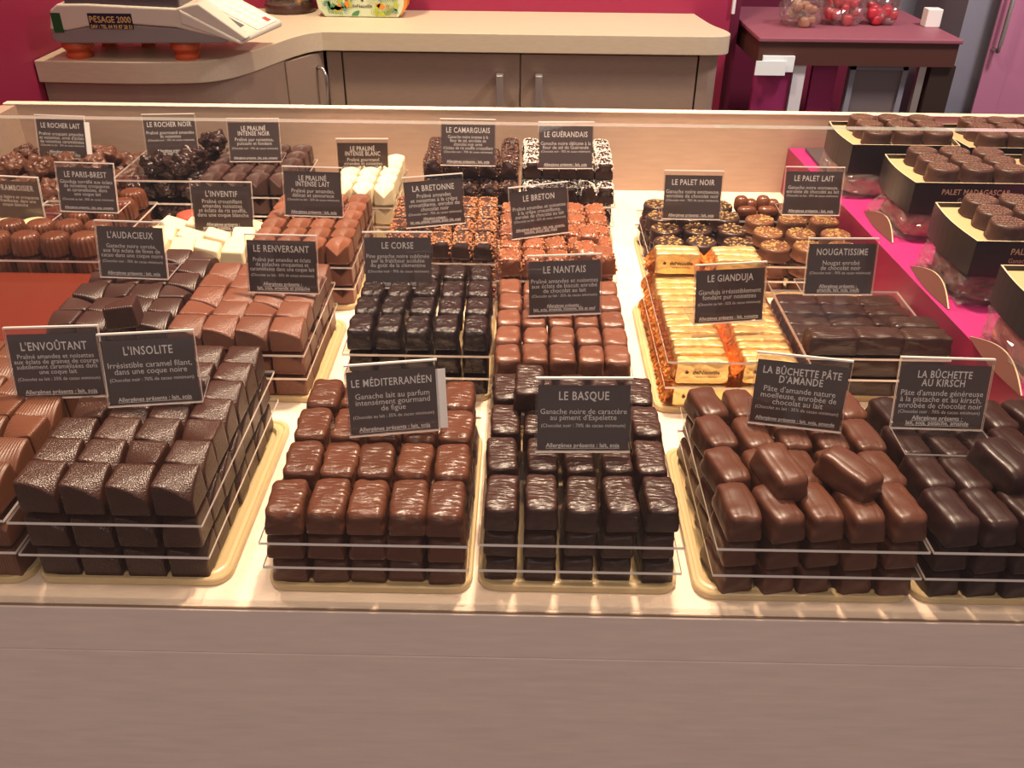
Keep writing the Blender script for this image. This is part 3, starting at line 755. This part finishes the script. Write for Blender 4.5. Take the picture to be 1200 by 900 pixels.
VAR['gue'] = [crumbed(.0215, .0205, .0205, 3.4, 'dark_cube', 'salt', s+33, 170, .0014, endskip=.8, part='salt_flakes', zmin=.008) for s in range(3)]
VAR['rl'] = [rocher(.0150, 'rocher_milk', s) for s in range(4)]
VAR['rn'] = [rocher(.0150, 'rocher_dark', s+5) for s in range(4)]
VAR['pan'] = [disc(.0158, .0145, 'palet_dark', 'flakes', 'gold_flake', s) for s in range(3)]
VAR['pal'] = [disc(.0158, .0135, 'palet_milk', 'flakes', 'gold_flake', s+4, 60) for s in range(3)]
VAR['box'] = [disc(.0152, .0150, 'palet_box', 'lines', 'gold_print', s+8, part='gold_print') for s in range(3)]
VAR['gia'] = [foil_bar(.043, .0112, .0208, s) for s in range(4)]
VAR['red'] = [cream_round(.016, .018, 'red_dust')]
VAR['fig'] = [figure('milk_gloss')]

def skip_left(nx0): return lambda i, j: i < nx0
NM = 'curved_top_chocolate'
# front shelf row
pile(NM, 'ribbed milk curved-top chocolate', 'ribbed milk curved-top chocolates', -.407, -.307, -.002, .170, 4, 7, .0225, VAR['env'], Q(0, 0, 3, 2), rj=.05, zj=.001)
pile(NM, 'stippled dark curved-top chocolate', 'stippled dark curved-top chocolates', -.2985, -.1905, -.001, .168, 4, 7, .0225, VAR['ins'], lambda r, i, j: 0 if r.random() < .82 else PI*1.5, rj=.02, zj=.0008, sy=.0065, shx=.004, tr=.011)
pile('wavy_chocolate_bar', 'glossy wavy milk-brown chocolate bar', 'glossy wavy milk-brown bars', -.1525, -.031, -.004, .156, 5, 4, .0164, VAR['med'], rj=.06, jit=.001, zj=.001)
pile('rippled_chocolate_bar', 'rippled dark chocolate bar', 'rippled dark bars', -.0215, .0975, -.001, .160, 5, 4, .0178, VAR['bas'], rj=.06, jit=.0012, zj=.001, sy=.008)
pile('ridged_chocolate_log', 'milk chocolate log with ridged top', 'ridged milk chocolate logs', .120, .2415, -.005, .140, 5, 4, .0182, VAR['ama'], lambda r, i, j: .16, rj=.07, jit=.0015, zj=.0012, sy=.005, tl=.010)
pile('ridged_chocolate_log', 'dark chocolate log with ridged top', 'ridged dark chocolate logs', .2475, .3640, -.005, .130, 5, 4, .0182, VAR['kir'], lambda r, i, j: .18, rj=.08, jit=.0015, zj=.0012, sy=.005)
# second shelf row
pile(NM, 'ribbed dark curved-top chocolate', 'ribbed dark curved-top chocolates', -.382, -.285, .216, .368, 4, 6, .0190, VAR['aud'], Q(0, 0, 1, 3), rj=.04, zj=.001)
pile(NM, 'stippled milk curved-top chocolate', 'stippled milk curved-top chocolates', -.2805, -.1745, .210, .340, 4, 5, .0190, VAR['ren'], Q(0, 0, 1), rj=.03, zj=.0008, tr=.010)
pile('wrinkled_chocolate_bar', 'near-black wrinkled chocolate bar', 'near-black wrinkled bars', -.1415, -.0255, .216, .350, 5, 4, .0182, VAR['cor'], rj=.05, jit=.0008, zj=.001, traymat='tray_gold')
pile('pale_chocolate_bar', 'pale milk chocolate bar', 'pale milk chocolate bars', -.0205, .0855, .172, .318, 5, 5, .0185, VAR['nan'], rj=.06, jit=.001, zj=.001)
# gold wrapped
pile('foil_wrapped_chocolate', 'gold foil wrapped chocolate', 'gold foil wrapped chocolates', .118, .226, .203, .383, 2, 15, .0208, VAR['gia'], rj=.03, jit=.0004, tilt=.04, zj=.0006, full=-1, tl=.009,
     skip=lambda i, j: not (j in (13, 14) or (j == 12 and i == 1)))
zt = pile('nougat_bar', 'long dark nougat bar', 'long dark nougat bars', .2335, .3465, .225, .345, 3, 6, .0172, VAR['nou'], rj=.05, jit=.001, skip=lambda i, j: not (j == 0 and i < 2 or i == 2 and j in (0, 1)), low_rows=6)
# third shelf row
pile('fluted_chocolate', 'fluted round milk chocolate', 'fluted round milk chocolates', -.528, -.412, .384, .540, 4, 5, .0190, VAR['pbr'], rj=.3, jit=.0006, shx=.004, skip=lambda i, j: (i == 0 and j >= 2) or (i == 1 and j >= 2))
pile('slanted_chocolate_block', 'white slanted-top chocolate block', 'white slanted-top blocks', -.366, -.262, .372, .455, 4, 3, .0190, VAR['inv'], Q(0, 1, 0), rj=.12, jit=.001)
pile('pointed_top_chocolate', 'milk pointed-top square chocolate', 'milk pointed-top chocolates', -.2615, -.1635, .376, .520, 4, 6, .0196, VAR['pl'], rj=.05, jit=.0006)
pile('nut_crumb_bar', 'dark bar with toasted nut crumbs', 'dark bars with nut crumbs', -.1345, -.0265, .392, .525, 5, 4, .0190, VAR['bre'], rj=.06, jit=.0006)
pile('nut_crumb_bar', 'milk bar with toasted nut crumbs', 'milk bars with nut crumbs', -.0225, .0875, .355, .510, 5, 5, .0190, VAR['bto'], rj=.08, jit=.0008)
pile('gold_flake_round', 'dark round chocolate with gold flakes', 'dark rounds with gold flakes', .131, .234, .420, .560, 3, 4, .0145, VAR['pan'], rj=3, jit=.0016, low_rows=4, layers=2)
pile('gold_flake_round', 'milk round chocolate with gold flakes', 'milk rounds with gold flakes', .238, .343, .420, .560, 3, 4, .0135, VAR['pal'], rj=3, jit=.0016, low_rows=4, layers=2)
# back shelf row
pile('pointed_top_chocolate', 'dark pointed-top square chocolate', 'dark pointed-top chocolates', -.367, -.262, .562, .695, 4, 5, .0196, VAR['pn'], rj=.05, jit=.0006)
pile('pointed_top_chocolate', 'white pointed-top square chocolate', 'white pointed-top chocolates', -.2115, -.143, .535, .660, 3, 5, .0196, VAR['pb'], rj=.06, jit=.0008)
def top2(name, kind, plural, x0, x1, y0, y1, nx, ny, z, V, ok):
    pw, pd = (x1-x0)/nx, (y1-y0)/ny; rnd = random.Random(5)
    for j in range(ny):
        for i in range(nx):
            if ok(i, j): place(name, V, (x0+(i+.5)*pw+rnd.uniform(-.001, .001), y0+(j+.5)*pd+rnd.uniform(-.001, .001), z), rnd.uniform(-.15, .15), f'{kind}, heaped above the top layer, {ORD[j]} row, {colname(i, nx)}', plural)
z = pile('crumb_cube', 'dark cube with puffed rice crumbs', 'dark cubes with rice crumbs', -.114, -.006, .545, .690, 5, 6, .0200, VAR['cam'], rj=.12, jit=.001)
top2('crumb_cube', 'dark cube with puffed rice crumbs', 'dark cubes with rice crumbs', -.114, -.006, .545, .690, 5, 6, z+.0195, VAR['cam'], lambda i, j: 1 <= j <= 2 or (j in (3, 4) and i in (0, 4)))
z = pile('salt_fleck_cube', 'dark cube flecked with white salt', 'dark cubes with white salt', -.001, .101, .545, .690, 5, 6, .0200, VAR['gue'], rj=.12, jit=.001)
top2('salt_fleck_cube', 'dark cube flecked with white salt', 'dark cubes with white salt', -.001, .101, .545, .690, 5, 6, z+.0195, VAR['gue'], lambda i, j: 1 <= j <= 2 or (j in (3, 4) and i in (0, 4)))
# lumpy clusters
tray(-.630, -.470, .575, .710, 'shallow gold plastic tray under the lumpy milk nut clusters')
tray(-.468, -.372, .585, .715, 'shallow gold plastic tray under the lumpy dark nut clusters')
def cluster(pts, V, kind, plural, name):
    rnd = random.Random(9)
    for (x, y, z, lab) in pts:
        if inview((x, y, z)): place(name, V, (x+rnd.uniform(-.002, .002), y+rnd.uniform(-.002, .002), z), rnd.uniform(0, 6), f'{kind}, {lab}', plural, (rnd.uniform(-.25, .25), rnd.uniform(-.25, .25)))
P_ = []
for j in range(4):
    for i in range(5): P_.append((-.613+i*.0315+.006*(j % 2), .592+j*.033, .003, f'bottom layer, {ORD[j]} row, {colname(i, 5)}'))
sheet(-.634, -.468, .571, .712, .0282, 'clear acrylic sheet among the lumpy milk nut clusters')
for j in range(4):
    for i in range(5): P_.append((-.613+i*.0315+.006*(j % 2), .590+j*.034, .031, f'top layer, {ORD[j]} row, {colname(i, 5)}'))
for j in range(2):
    for i in range(4): P_.append((-.600+i*.032, .610+j*.036, .052, f'heaped above the top layer, {("front", "rear")[j]} row, {colname(i, 4)}'))
cluster(P_, VAR['rl'], 'lumpy milk nut cluster', 'lumpy milk nut clusters', 'nut_cluster')
P_ = []
for j in range(4):
    for i in range(3): P_.append((-.452+i*.0318, .600+j*.032, .003, f'bottom layer, {ORD[j]} row, {colname(i, 3)}'))
sheet(-.474, -.370, .582, .716, .0272, 'lower clear acrylic sheet among the lumpy dark nut clusters')
for j in range(4):
    for i in range(3): P_.append((-.452+i*.0318, .600+j*.032, .0298, f'middle layer, {ORD[j]} row, {colname(i, 3)}'))
sheet(-.474, -.370, .582, .716, .0545, 'upper clear acrylic sheet among the lumpy dark nut clusters')
for (x, y, lab) in ((-.424, .602, 'left of two at the front'), (-.395, .602, 'right of two at the front'), (-.396, .640, 'behind the right front one'), (-.388, .690, 'alone at the rear right corner')):
    P_.append((x, y, .0570, f'on the upper sheet, {lab}'))
cluster(P_, VAR['rn'], 'lumpy dark nut cluster', 'lumpy dark nut clusters', 'nut_cluster')
# cream rounds, red dusted shell, loose pieces
for (px, py, lab) in ((8, 270, 'left one of two at the left edge'), (42, 269, 'right one of two at the left edge')):
    q = at(px, py, .050); place('cream_round', VAR['fra'], (q.x, q.y, .0464), 0, f'cream white round chocolate behind the fluted rounds, {lab}', 'cream white rounds')
q = at(225, 290, .03)
place('dusted_shell', VAR['red'], (q.x, q.y+.012, .046), 0, 'red dusted chocolate dome behind the white slanted-top blocks', None)
q = at(143, 382, .0665)
lo = place(NM, VAR['aud'], (q.x, q.y+.008, .0655), PI*1.06, 'ribbed dark curved-top chocolate lying loose on top of its stack', 'ribbed dark curved-top chocolates', (0, .06))
for (px, py, rz, lab) in ((918, 583, .28, 'lying loose on the ridged milk logs, left of two'), (1000, 585, .62, 'lying loose on the ridged milk logs, right of two')):
    q = at(px, py, .0625); place('ridged_chocolate_log', VAR['ama'], (q.x, q.y+.016, .0610), rz, f'milk chocolate log {lab}', 'ridged milk chocolate logs', (.10, 0))
for (px, py, rz, lab) in ((1180, 570, .3, 'lying loose at the right of the dark logs'),):
    q = at(px, py, .0625); place('ridged_chocolate_log', VAR['kir'], (q.x, q.y+.012, .0612), rz, f'dark chocolate log {lab}', 'ridged dark chocolate logs', (.1, 0))
q = at(620, 468, .063); place('rippled_chocolate_bar', VAR['bas'], (q.x, q.y+.005, .0612), -.05, 'rippled dark chocolate bar lying loose at the rear of its stack', 'rippled dark bars', (.08, 0))
for (px, py, lab) in ((686, 312, 'left of three heaped at the right'), (706, 318, 'right of three heaped at the right'), (690, 292, 'rear of three heaped at the right')):
    q = at(px, py, .064); place('nut_crumb_bar', VAR['bto'], (q.x, q.y+.010, .0618), random.uniform(-.2, .2), f'milk bar with toasted nut crumbs, {lab}', 'milk bars with nut crumbs', (.06, 0))
for (px, lab) in ((874, 'left'), (899, 'right')):
    q = at(px, 253, .0455); place('moulded_figure', VAR['fig'], (q.x, q.y+.006, .0455), random.uniform(-.1, .1), f'small milk chocolate figure behind the gold-flaked rounds, {lab} of two', 'small milk chocolate figures')
q1 = at(868, 258, .0455)
sheet(q1.x-.004, q1.x+.062, q1.y-.001, q1.y+.026, .0433, 'small clear acrylic sheet under the two milk chocolate figures')
# makers' mark on the foil bars that face out
def foil_mark(o):
    V, F = text_geo('deNeuville', .0050, .00008); V, hh = fit(V, .026); b = MB().add([(v.x+.003, -.0059, .0130+v.y) for v in V], F)
    V, F = text_geo('CHOCOLAT FRANCAIS', .0017, 0); V, hh = fit(V, .018); b.add([(v.x+.003, -.0059, .0074+v.y) for v in V], F)
    b.add([(-.0145, -.0059, .0103), (-.0118, -.0059, .0096), (-.0108, -.0059, .0116), (-.0128, -.0059, .0130), (-.0138, -.0059, .0110)], [(0, 1, 2, 3, 4)])
    b.build('lettering', 'ink_dark', o)
for o in list(COL.objects):
    if o.name.startswith('foil_wrapped') and o.get('label', '').endswith(('middle layer, front row, leftmost', 'bottom layer, front row, leftmost', 'middle layer, front row, rightmost')): foil_mark(o)
for o in list(COL.objects):
    if o.name.startswith('foil_wrapped') and o.get('label', '').endswith('top layer, fourteenth row, leftmost'): foil_mark(o)
# red board on a cream box, left edge; cream tray in front of it
b = MB().box((-.520, .195, .0), (-.392, .378, .030)); bx_ = empty('cream_carton', (-.456, .286, 0)); tag(bx_, 'cream carton with glossy red-brown lid at the left edge', 'carton')
b.xf(Matrix.Translation((.456, -.286, 0))); bevel(b.build('body', 'tray_cream', bx_), .002)
o = bevel(MB().box((-.067, -.094, .0302), (.067, .095, .0325)).build('lid', 'red_board', bx_), .0008); o['label'] = 'glossy red-brown lid'
for k, (px, py, z_) in enumerate(((8, 430, .012), (22, 447, .004))):
    q = at(px, py, z_); place('cream_round', VAR['fra'], (q.x, q.y+.01, .0005 if k else .0), .3, f'cream white round chocolate in front of the cream carton, {("rear", "front")[k]} one', 'cream white rounds')

# ------------------------------------------------------------------ name cards
CW, CH, PW, PH = .0605, .0490, .0580, .0436
def name_card(px0, py0, px1, py1, z, where, title, body, paren, allerg, lean=14, foot=-1, spare=False, yaw=None):
    A = at(px0, py0, z); B = at(px1, py1, z); c = (A+B)/2; yw = math.atan2(B.y-A.y, B.x-A.x) if yaw is None else yaw
    r = empty('name_card', (c.x, c.y, z), yw); tag(r, f'brown name card in a clear stand {where}', 'name card', 'name cards among the chocolates')
    M = Matrix.Rotation(math.radians(-lean), 4, 'X')
    s = MB(); s.box((-CW/2, -.0008, 0), (CW/2, .0002, CH)); s.M = [1, 1, 0, 1, 0, 1]
    s.box((-CW/2, .0010, .0), (CW/2, .0020, CH)); s.M[6:] = [1, 1, 0, 1, 0, 1]
    s.box((-CW/2, -.0008, CH), (CW/2, .0020, CH+.001)); s.M[12:] = [1]*6
    s.xf(M)
    f = MB().box((-CW/2, 0, 0), (CW/2, .030, .0012), 0, 1)
    if foot > 0: f.xf(Matrix.Rotation(PI, 4, 'Z')); f.xf(Matrix.Translation((0, .0, .0)))
    else: f.xf(Matrix.Rotation(math.radians(2), 4, 'X'))
    s.add(f.V, f.F); s.M[18:] = f.M
    s.build('stand', ['acrylic', 'acrylic_edge'], r)
    p = MB().box((-PW/2, .0004, .0012), (PW/2, .0008, .0012+PH)).xf(M).build('card', 'card_brown', r)
    if spare: MB().box((-PW/2+.006, .0009, .0012), (PW/2+.0065, .0011, .0012+PH-.002)).xf(M).build('paper_insert', 'paper_white', r)
    T = MB(); top = .0012+PH
    nl = title.count('\n')+1
    def blk(s_, y, size, bold=0, ul=False, xs=1, sp=1, mw=.95, lines=1):
        V, F = text_geo(s_, size, bold, ul, xs, sp, lines); V, hh = fit(V, PW*mw)
        T.add([(v.x, .00032, y+v.y) for v in V], F); return y-hh
    y = blk(title, top-(.0040 if nl == 1 else .0026), .0080 if nl == 1 else .0070, .00010, False, .74, 1.10, .9, .82)
    nb_ = body.count('\n')+1
    y = y-(.0046 if nl == 1 and nb_ < 4 else .0024)
    y = blk(body, y, .0055, .0, False, .96, 1, .94, .80)
    if paren: y = blk(paren, y-.0013, .0037, 0, False, .95, 1, .92)
    nal = allerg.count('\n')+1
    blk(allerg, .0012+.0050+(nal-1)*.0034, .0041, .00007, True, .95, 1, .88, .85)
    T.xf(M).build('lettering', 'card_ink', p)
    return r
KN, KL = '(Chocolat noir : 70% de cacao minimum)', '(Chocolat au lait : 35% de cacao minimum)'
AP = 'Allergènes présents : '
name_card(49, 185, 101, 187, .065, 'on the lumpy milk nut clusters', 'LE ROCHER LAIT', "Praliné croquant amandes\net noisettes, orné d'éclats\nde noisettes caramélisées", KL, AP+'\nlait, soja, amande, noisette', spare=True)
name_card(177, 185, 229, 184, .068, 'on the lumpy dark nut clusters', 'LE ROCHER NOIR', 'Praliné gourmand amandes\net noisettes', KN, AP+'\nlait, soja, amande, noisette')
name_card(272, 190, 328, 190, .067, 'on the dark pointed-top chocolates', 'LE PRALINÉ\nINTENSE NOIR', 'Praliné pur noisettes,\npuissant et fondant', KN, AP+'lait, soja, noisette')
name_card(401, 213, 453, 213, .048, 'behind the white pointed-top chocolates', 'LE PRALINÉ\nINTENSE BLANC', 'Praliné gourmand\namandes et noisettes\ndélicatement torréfiées', '', AP+'\nlait, soja', lean=8)
name_card(521, 194, 576, 195, .088, 'on the dark cubes with rice crumbs', 'LE CAMARGUAIS', "Ganache noire intense à la\nfleur de sel, enrobée de\nchocolat noir orné\nd'éclats de riz soufflé croustillant", KN, AP+'lait, soja')
name_card(635, 198, 690, 198, .088, 'on the dark cubes with white salt', 'LE GUÉRANDAIS', 'Ganache noire délicate à la\nfleur de sel de Guérande', KN, AP+'lait, soja')
name_card(-5, 261, 50, 264, .0466, 'behind the cream white rounds at the left edge', 'LE FRAMBOISIER', 'Mousse légère et croquante\nà la framboise, dans une\ncoque blanche', '', AP+'lait, soja', lean=8)
name_card(73, 248, 137, 250, .066, 'on the fluted round milk chocolates', 'LE PARIS-BREST', 'Gianduja torréfié aux éclats\nde noisettes croquantes\net caramélisées, dans\nune coque lait', KL, AP+'lait, soja, noisette')
name_card(231, 272, 295, 273, .060, 'behind the white slanted-top blocks', "L'INVENTIF", 'Praliné croustillant\namandes noisettes\net éclats de riz soufflé,\ndans une coque blanche', '', AP+'\namande, noisette, lait, soja')
name_card(336, 253, 400, 255, .066, 'behind the milk pointed-top chocolates', 'LE PRALINÉ\nINTENSE LAIT', 'Praliné pur amandes,\ndélicat et savoureux', KL, AP+'lait, soja')
name_card(477, 268, 545, 262, .066, 'on the dark bars with nut crumbs', 'LA BRETONNE', 'Praliné amandes\net noisettes à la crêpe\ncroustillante, enrobé de\nchocolat noir', KN, AP+'\nlait, soja, amande, noisette, gluten (blé, orge)')
name_card(603, 281, 665, 273, .066, 'on the milk bars with nut crumbs', 'LE BRETON', 'Praliné amandes et noisettes\nà la crêpe croustillante,\nenrobé de chocolat au lait', KL, AP+'lait, soja, amande,\nnoisette, gluten (blé, orge)')
name_card(777, 257, 842, 258, .062, 'on the dark rounds with gold flakes', 'LE PALET NOIR', 'Ganache noire onctueuse,\nenrobée de chocolat noir', KN, AP+'lait, soja')
name_card(917, 252, 982, 253, .062, 'on the milk rounds with gold flakes', 'LE PALET LAIT', 'Ganache noire onctueuse,\nenrobée de chocolat au lait', KL, AP+'lait, soja')
name_card(117, 325, 198, 328, .067, 'on the ribbed dark curved-top chocolates', "L'AUDACIEUX", 'Ganache noire corsée,\naux fins éclats de fèves de\ncacao dans une coque noire', KN, AP+'lait, soja')
name_card(294, 343, 371, 345, .067, 'on the stippled milk curved-top chocolates', 'LE RENVERSANT', 'Praliné pur amandes et éclats\nde pistaches croquantes et\ncaramélisées dans une coque lait', KL, AP+'\nlait, soja, amande et pistache')
name_card(428, 338, 507, 338, .058, 'at the back of the near-black wrinkled bars', 'LE CORSE', "Fine ganache noire sublimée\npar la fraîcheur acidulée\ndu goût de la clémentine", KN, AP+'lait, soja')
name_card(623, 371, 700, 368, .066, 'on the pale milk chocolate bars', 'LE NANTAIS', 'Praliné amandes et noisettes\naux éclats de biscuit enrobé\nde chocolat au lait', KL, AP+'\nlait, soja, amande, noisette, blé et œuf')
name_card(812, 381, 895, 376, .058, 'on the gold foil wrapped chocolates', 'LE GIANDUJA', 'Gianduja irrésistiblement\nfondant pur noisettes', '(Chocolat au lait : 32% de cacao minimum)', AP+'lait, noisette')
name_card(944, 346, 1019, 346, .060, 'behind the long dark nougat bars', 'NOUGATISSIME', 'Nougat enrobé\nde chocolat noir', KN, AP+'\namande, lait, soja, oeufs')
name_card(26, 468, 120, 465, .074, 'on the ribbed milk curved-top chocolates', "L'ENVOÛTANT", 'Praliné amandes et noisettes\naux éclats de graines de courge\nsubtilement caramélisées dans\nune coque lait', KL, AP+'lait, soja')
name_card(123, 478, 242, 471, .077, 'on the stippled dark curved-top chocolates', "L'INSOLITE", 'Irrésistible caramel filant,\ndans une coque noire', KN, AP+'lait, soja')
name_card(408, 513, 518, 504, .0595, 'on the glossy wavy milk-brown bars', 'LE MÉDITERRANÉEN', 'Ganache lait au parfum\nintensément gourmand\nde figue', KL, AP+'lait, soja', spare=True)
name_card(625, 530, 740, 530, .066, 'on the rippled dark bars', 'LE BASQUE', "Ganache noire de caractère\nau piment d'Espelette", KN, AP+'lait, soja')
name_card(873, 495, 988, 508, .066, 'on the ridged milk chocolate logs', "LA BÛCHETTE PÂTE\nD'AMANDE", "Pâte d'amande nature\nmoelleuse, enrobée de\nchocolat au lait", KL, AP+'lait, soja, amande')
name_card(1047, 502, 1147, 505, .065, 'on the ridged dark chocolate logs', 'LA BÛCHETTE\nAU KIRSCH', "Pâte d'amande généreuse\nà la pistache et au kirsch,\nenrobée de chocolat noir", KN, AP+'\nlait, soja, pistache, amande', foot=1)

# ------------------------------------------------------------------ magenta ledge with the black boxes
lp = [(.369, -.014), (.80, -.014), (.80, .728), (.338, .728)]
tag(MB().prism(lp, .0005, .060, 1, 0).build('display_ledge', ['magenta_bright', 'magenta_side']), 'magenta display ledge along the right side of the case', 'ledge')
o = bevel(tag(MB().box((-.036, -.045, 0), (.036, .045, .004)).build('label_plate', 'box_label', loc=(.392, .672, .0602)), 'dark grey plate on the rear left corner of the magenta ledge', 'plate'), .001)
def gift_box(x, y, z, wd, dp, ht, lines, where, contents, fill, seed, cols, rows):
    e = empty('chocolate_box', (x, y, z)); tag(e, f'black open chocolate box with gold lining, {where} on the ledge', 'box', 'black chocolate boxes on the ledge')
    th = .0014; bow = .004; n = 8
    def outline(o_):
        P = []
        for i in range(n+1): P.append((o_+(wd-2*o_)*i/n, o_))
        for i in range(1, n): P.append((wd-o_+bow*math.sin(PI*i/n), o_+(dp-2*o_)*i/n))
        for i in range(n+1): P.append((wd-o_-(wd-2*o_)*i/n, dp-o_))
        for i in range(1, n): P.append((o_-bow*math.sin(PI*i/n), dp-o_-(dp-2*o_)*i/n))
        return P
    A, B = outline(0), outline(th); k = len(A)
    V = [(p[0], p[1], 0) for p in A]+[(p[0], p[1], ht) for p in A]+[(p[0], p[1], ht) for p in B]+[(p[0], p[1], .001) for p in B]
    F = [tuple(range(k))[::-1]]
    for q in range(3): F += [(q*k+i, q*k+(i+1) % k, (q+1)*k+(i+1) % k, (q+1)*k+i) for i in range(k)]
    F.append(tuple(range(3*k, 4*k)))
    mi = [0]+[0]*k+[1]*k+[0]*k+[0]
    body = obj('box_body', mesh('box_body', V, F, ['box_black', 'gold_rim'], mi), e)
    C_ = outline(th+.0006); MB().prism(C_, ht-.008, ht-.004).build('gold_lining', 'box_gold', e)
    T = MB()
    for s_, sz, dz, xs, xo in lines:
        V, F = text_geo(s_, sz, .00012 if dz < .008 else 0, False, .85, 1.05); V, hh = fit(V, wd*.9); T.add([(xo+v.x, -.0002, ht-dz+v.y) for v in V], F)
    if lines: T.build('lettering', 'gold_ink', body)
    px_, py_ = (wd-.016)/cols, (dp-.010)/rows; rnd = random.Random(seed)
    for j in range(rows):
        for i in range(cols):
            p = (x+.014+(i+.5)*px_+rnd.uniform(-.0008, .0008), y+.004+(j+.5)*py_+rnd.uniform(-.0008, .0008), z+ht-.0038)
            if inview(p, 110): place('printed_round', VAR['box'], p, rnd.uniform(-.15, .15), f'printed round chocolate in the {where}, {ORD[j]} row, {colname(i, cols)}', 'dark printed rounds in the black boxes')
    # cellophane bag with filler under the box, on the ledge
    zb = .0602; hb = z-zb-.0006; bw, bd = wd*1.0, dp*.97
    bag = empty('cellophane_bag', (x+wd/2, y+dp/2, zb)); tag(bag, f'crinkled clear cellophane bag with {fill.split("_")[0]} filling, under the {contents}', 'bag', 'cellophane bags under the black boxes')
    off = Vector((seed, seed*1.7, 3))
    def fnb(k_, amp):
        def fn(v):
            zt = (v.z+1)/2; sp = 1+.06*(1-zt)
            q = Vector((v.x*bw/2*k_*sp, v.y*bd/2*k_*sp, zt*hb*k_))
            nz = noise.noise(q*70+off)+.6*abs(noise.noise(q*150+off))
            q += Vector((v.x, v.y, 0))*nz*amp; return q
        return fn
    V, F = blob(22, 14, .8, fnb(1, .007)); obj('wrap', mesh('wrap', V, F, 'cellophane'), bag)
    V, F = blob(14, 5, .9, fnb(.90, .005)); obj('filling', mesh('filling', V, F, fill, smooth=True), bag)
    # curved bronze card lip in front of the bag, left side
    cl = MB(); n = 14; LL = dp*.98
    V = []
    for q in range(n+1):
        t_ = q/n; s_ = math.sin(PI*t_)
        for (ox, oz) in ((-.010-.004*s_, .0004), (-.010+.006*s_, .0105*s_+.0008), (-.0088+.006*s_, .0105*s_+.0008), (-.0088-.004*s_, .0004)):
            V.append((ox, LL*(t_-.5), oz))
    F = []
    mi = []
    for q in range(n):
        for k2 in range(4):
            F.append((q*4+k2, q*4+(k2+1) % 4, (q+1)*4+(k2+1) % 4, (q+1)*4+k2)); mi.append(1 if k2 == 1 else 0)
    lip = obj('curved_card', mesh('curved_card', V, F, ['bronze_card', 'gold_rim'], mi, True, 30), None, (x-.001, y+dp*.42, .0601), (0, 0, 0))
    tag(lip, f'curved bronze gold-edged card left of the bag under the {contents}', 'card', 'curved bronze cards on the ledge')
BH = .031
BZ = .089
gift_box(.352, .545, BZ, .115, .090, BH, [], 'rearmost left box', 'rearmost left box', 'cream_filler', 3, 3, 3)
gift_box(.474, .540, BZ, .110, .090, BH, [], 'rearmost right box', 'rearmost right box', 'brown_filler', 4, 3, 3)
gift_box(.375, .425, BZ, .114, .088, BH, [('PALET MADAGASCAR', .0076, .0062, 1, .060), ('Ganache noire', .0060, .0150, 1, .060)], 'second left box from the rear', 'second left box from the rear', 'pink_filler', 5, 3, 3)
gift_box(.496, .430, BZ, .110, .088, BH, [], 'second right box from the rear', 'second right box from the rear', 'brown_filler', 6, 3, 3)
gift_box(.373, .282, BZ, .114, .090, BH, [('PALET S', .0076, .0062, 1, .042), ('Ganache noire', .0060, .0150, 1, .046)], 'third left box from the rear', 'third left box from the rear', 'brown_filler', 7, 3, 3)
gift_box(.371, .145, BZ, .114, .090, BH, [], 'front left box', 'front left box', 'pink_filler', 8, 3, 3)
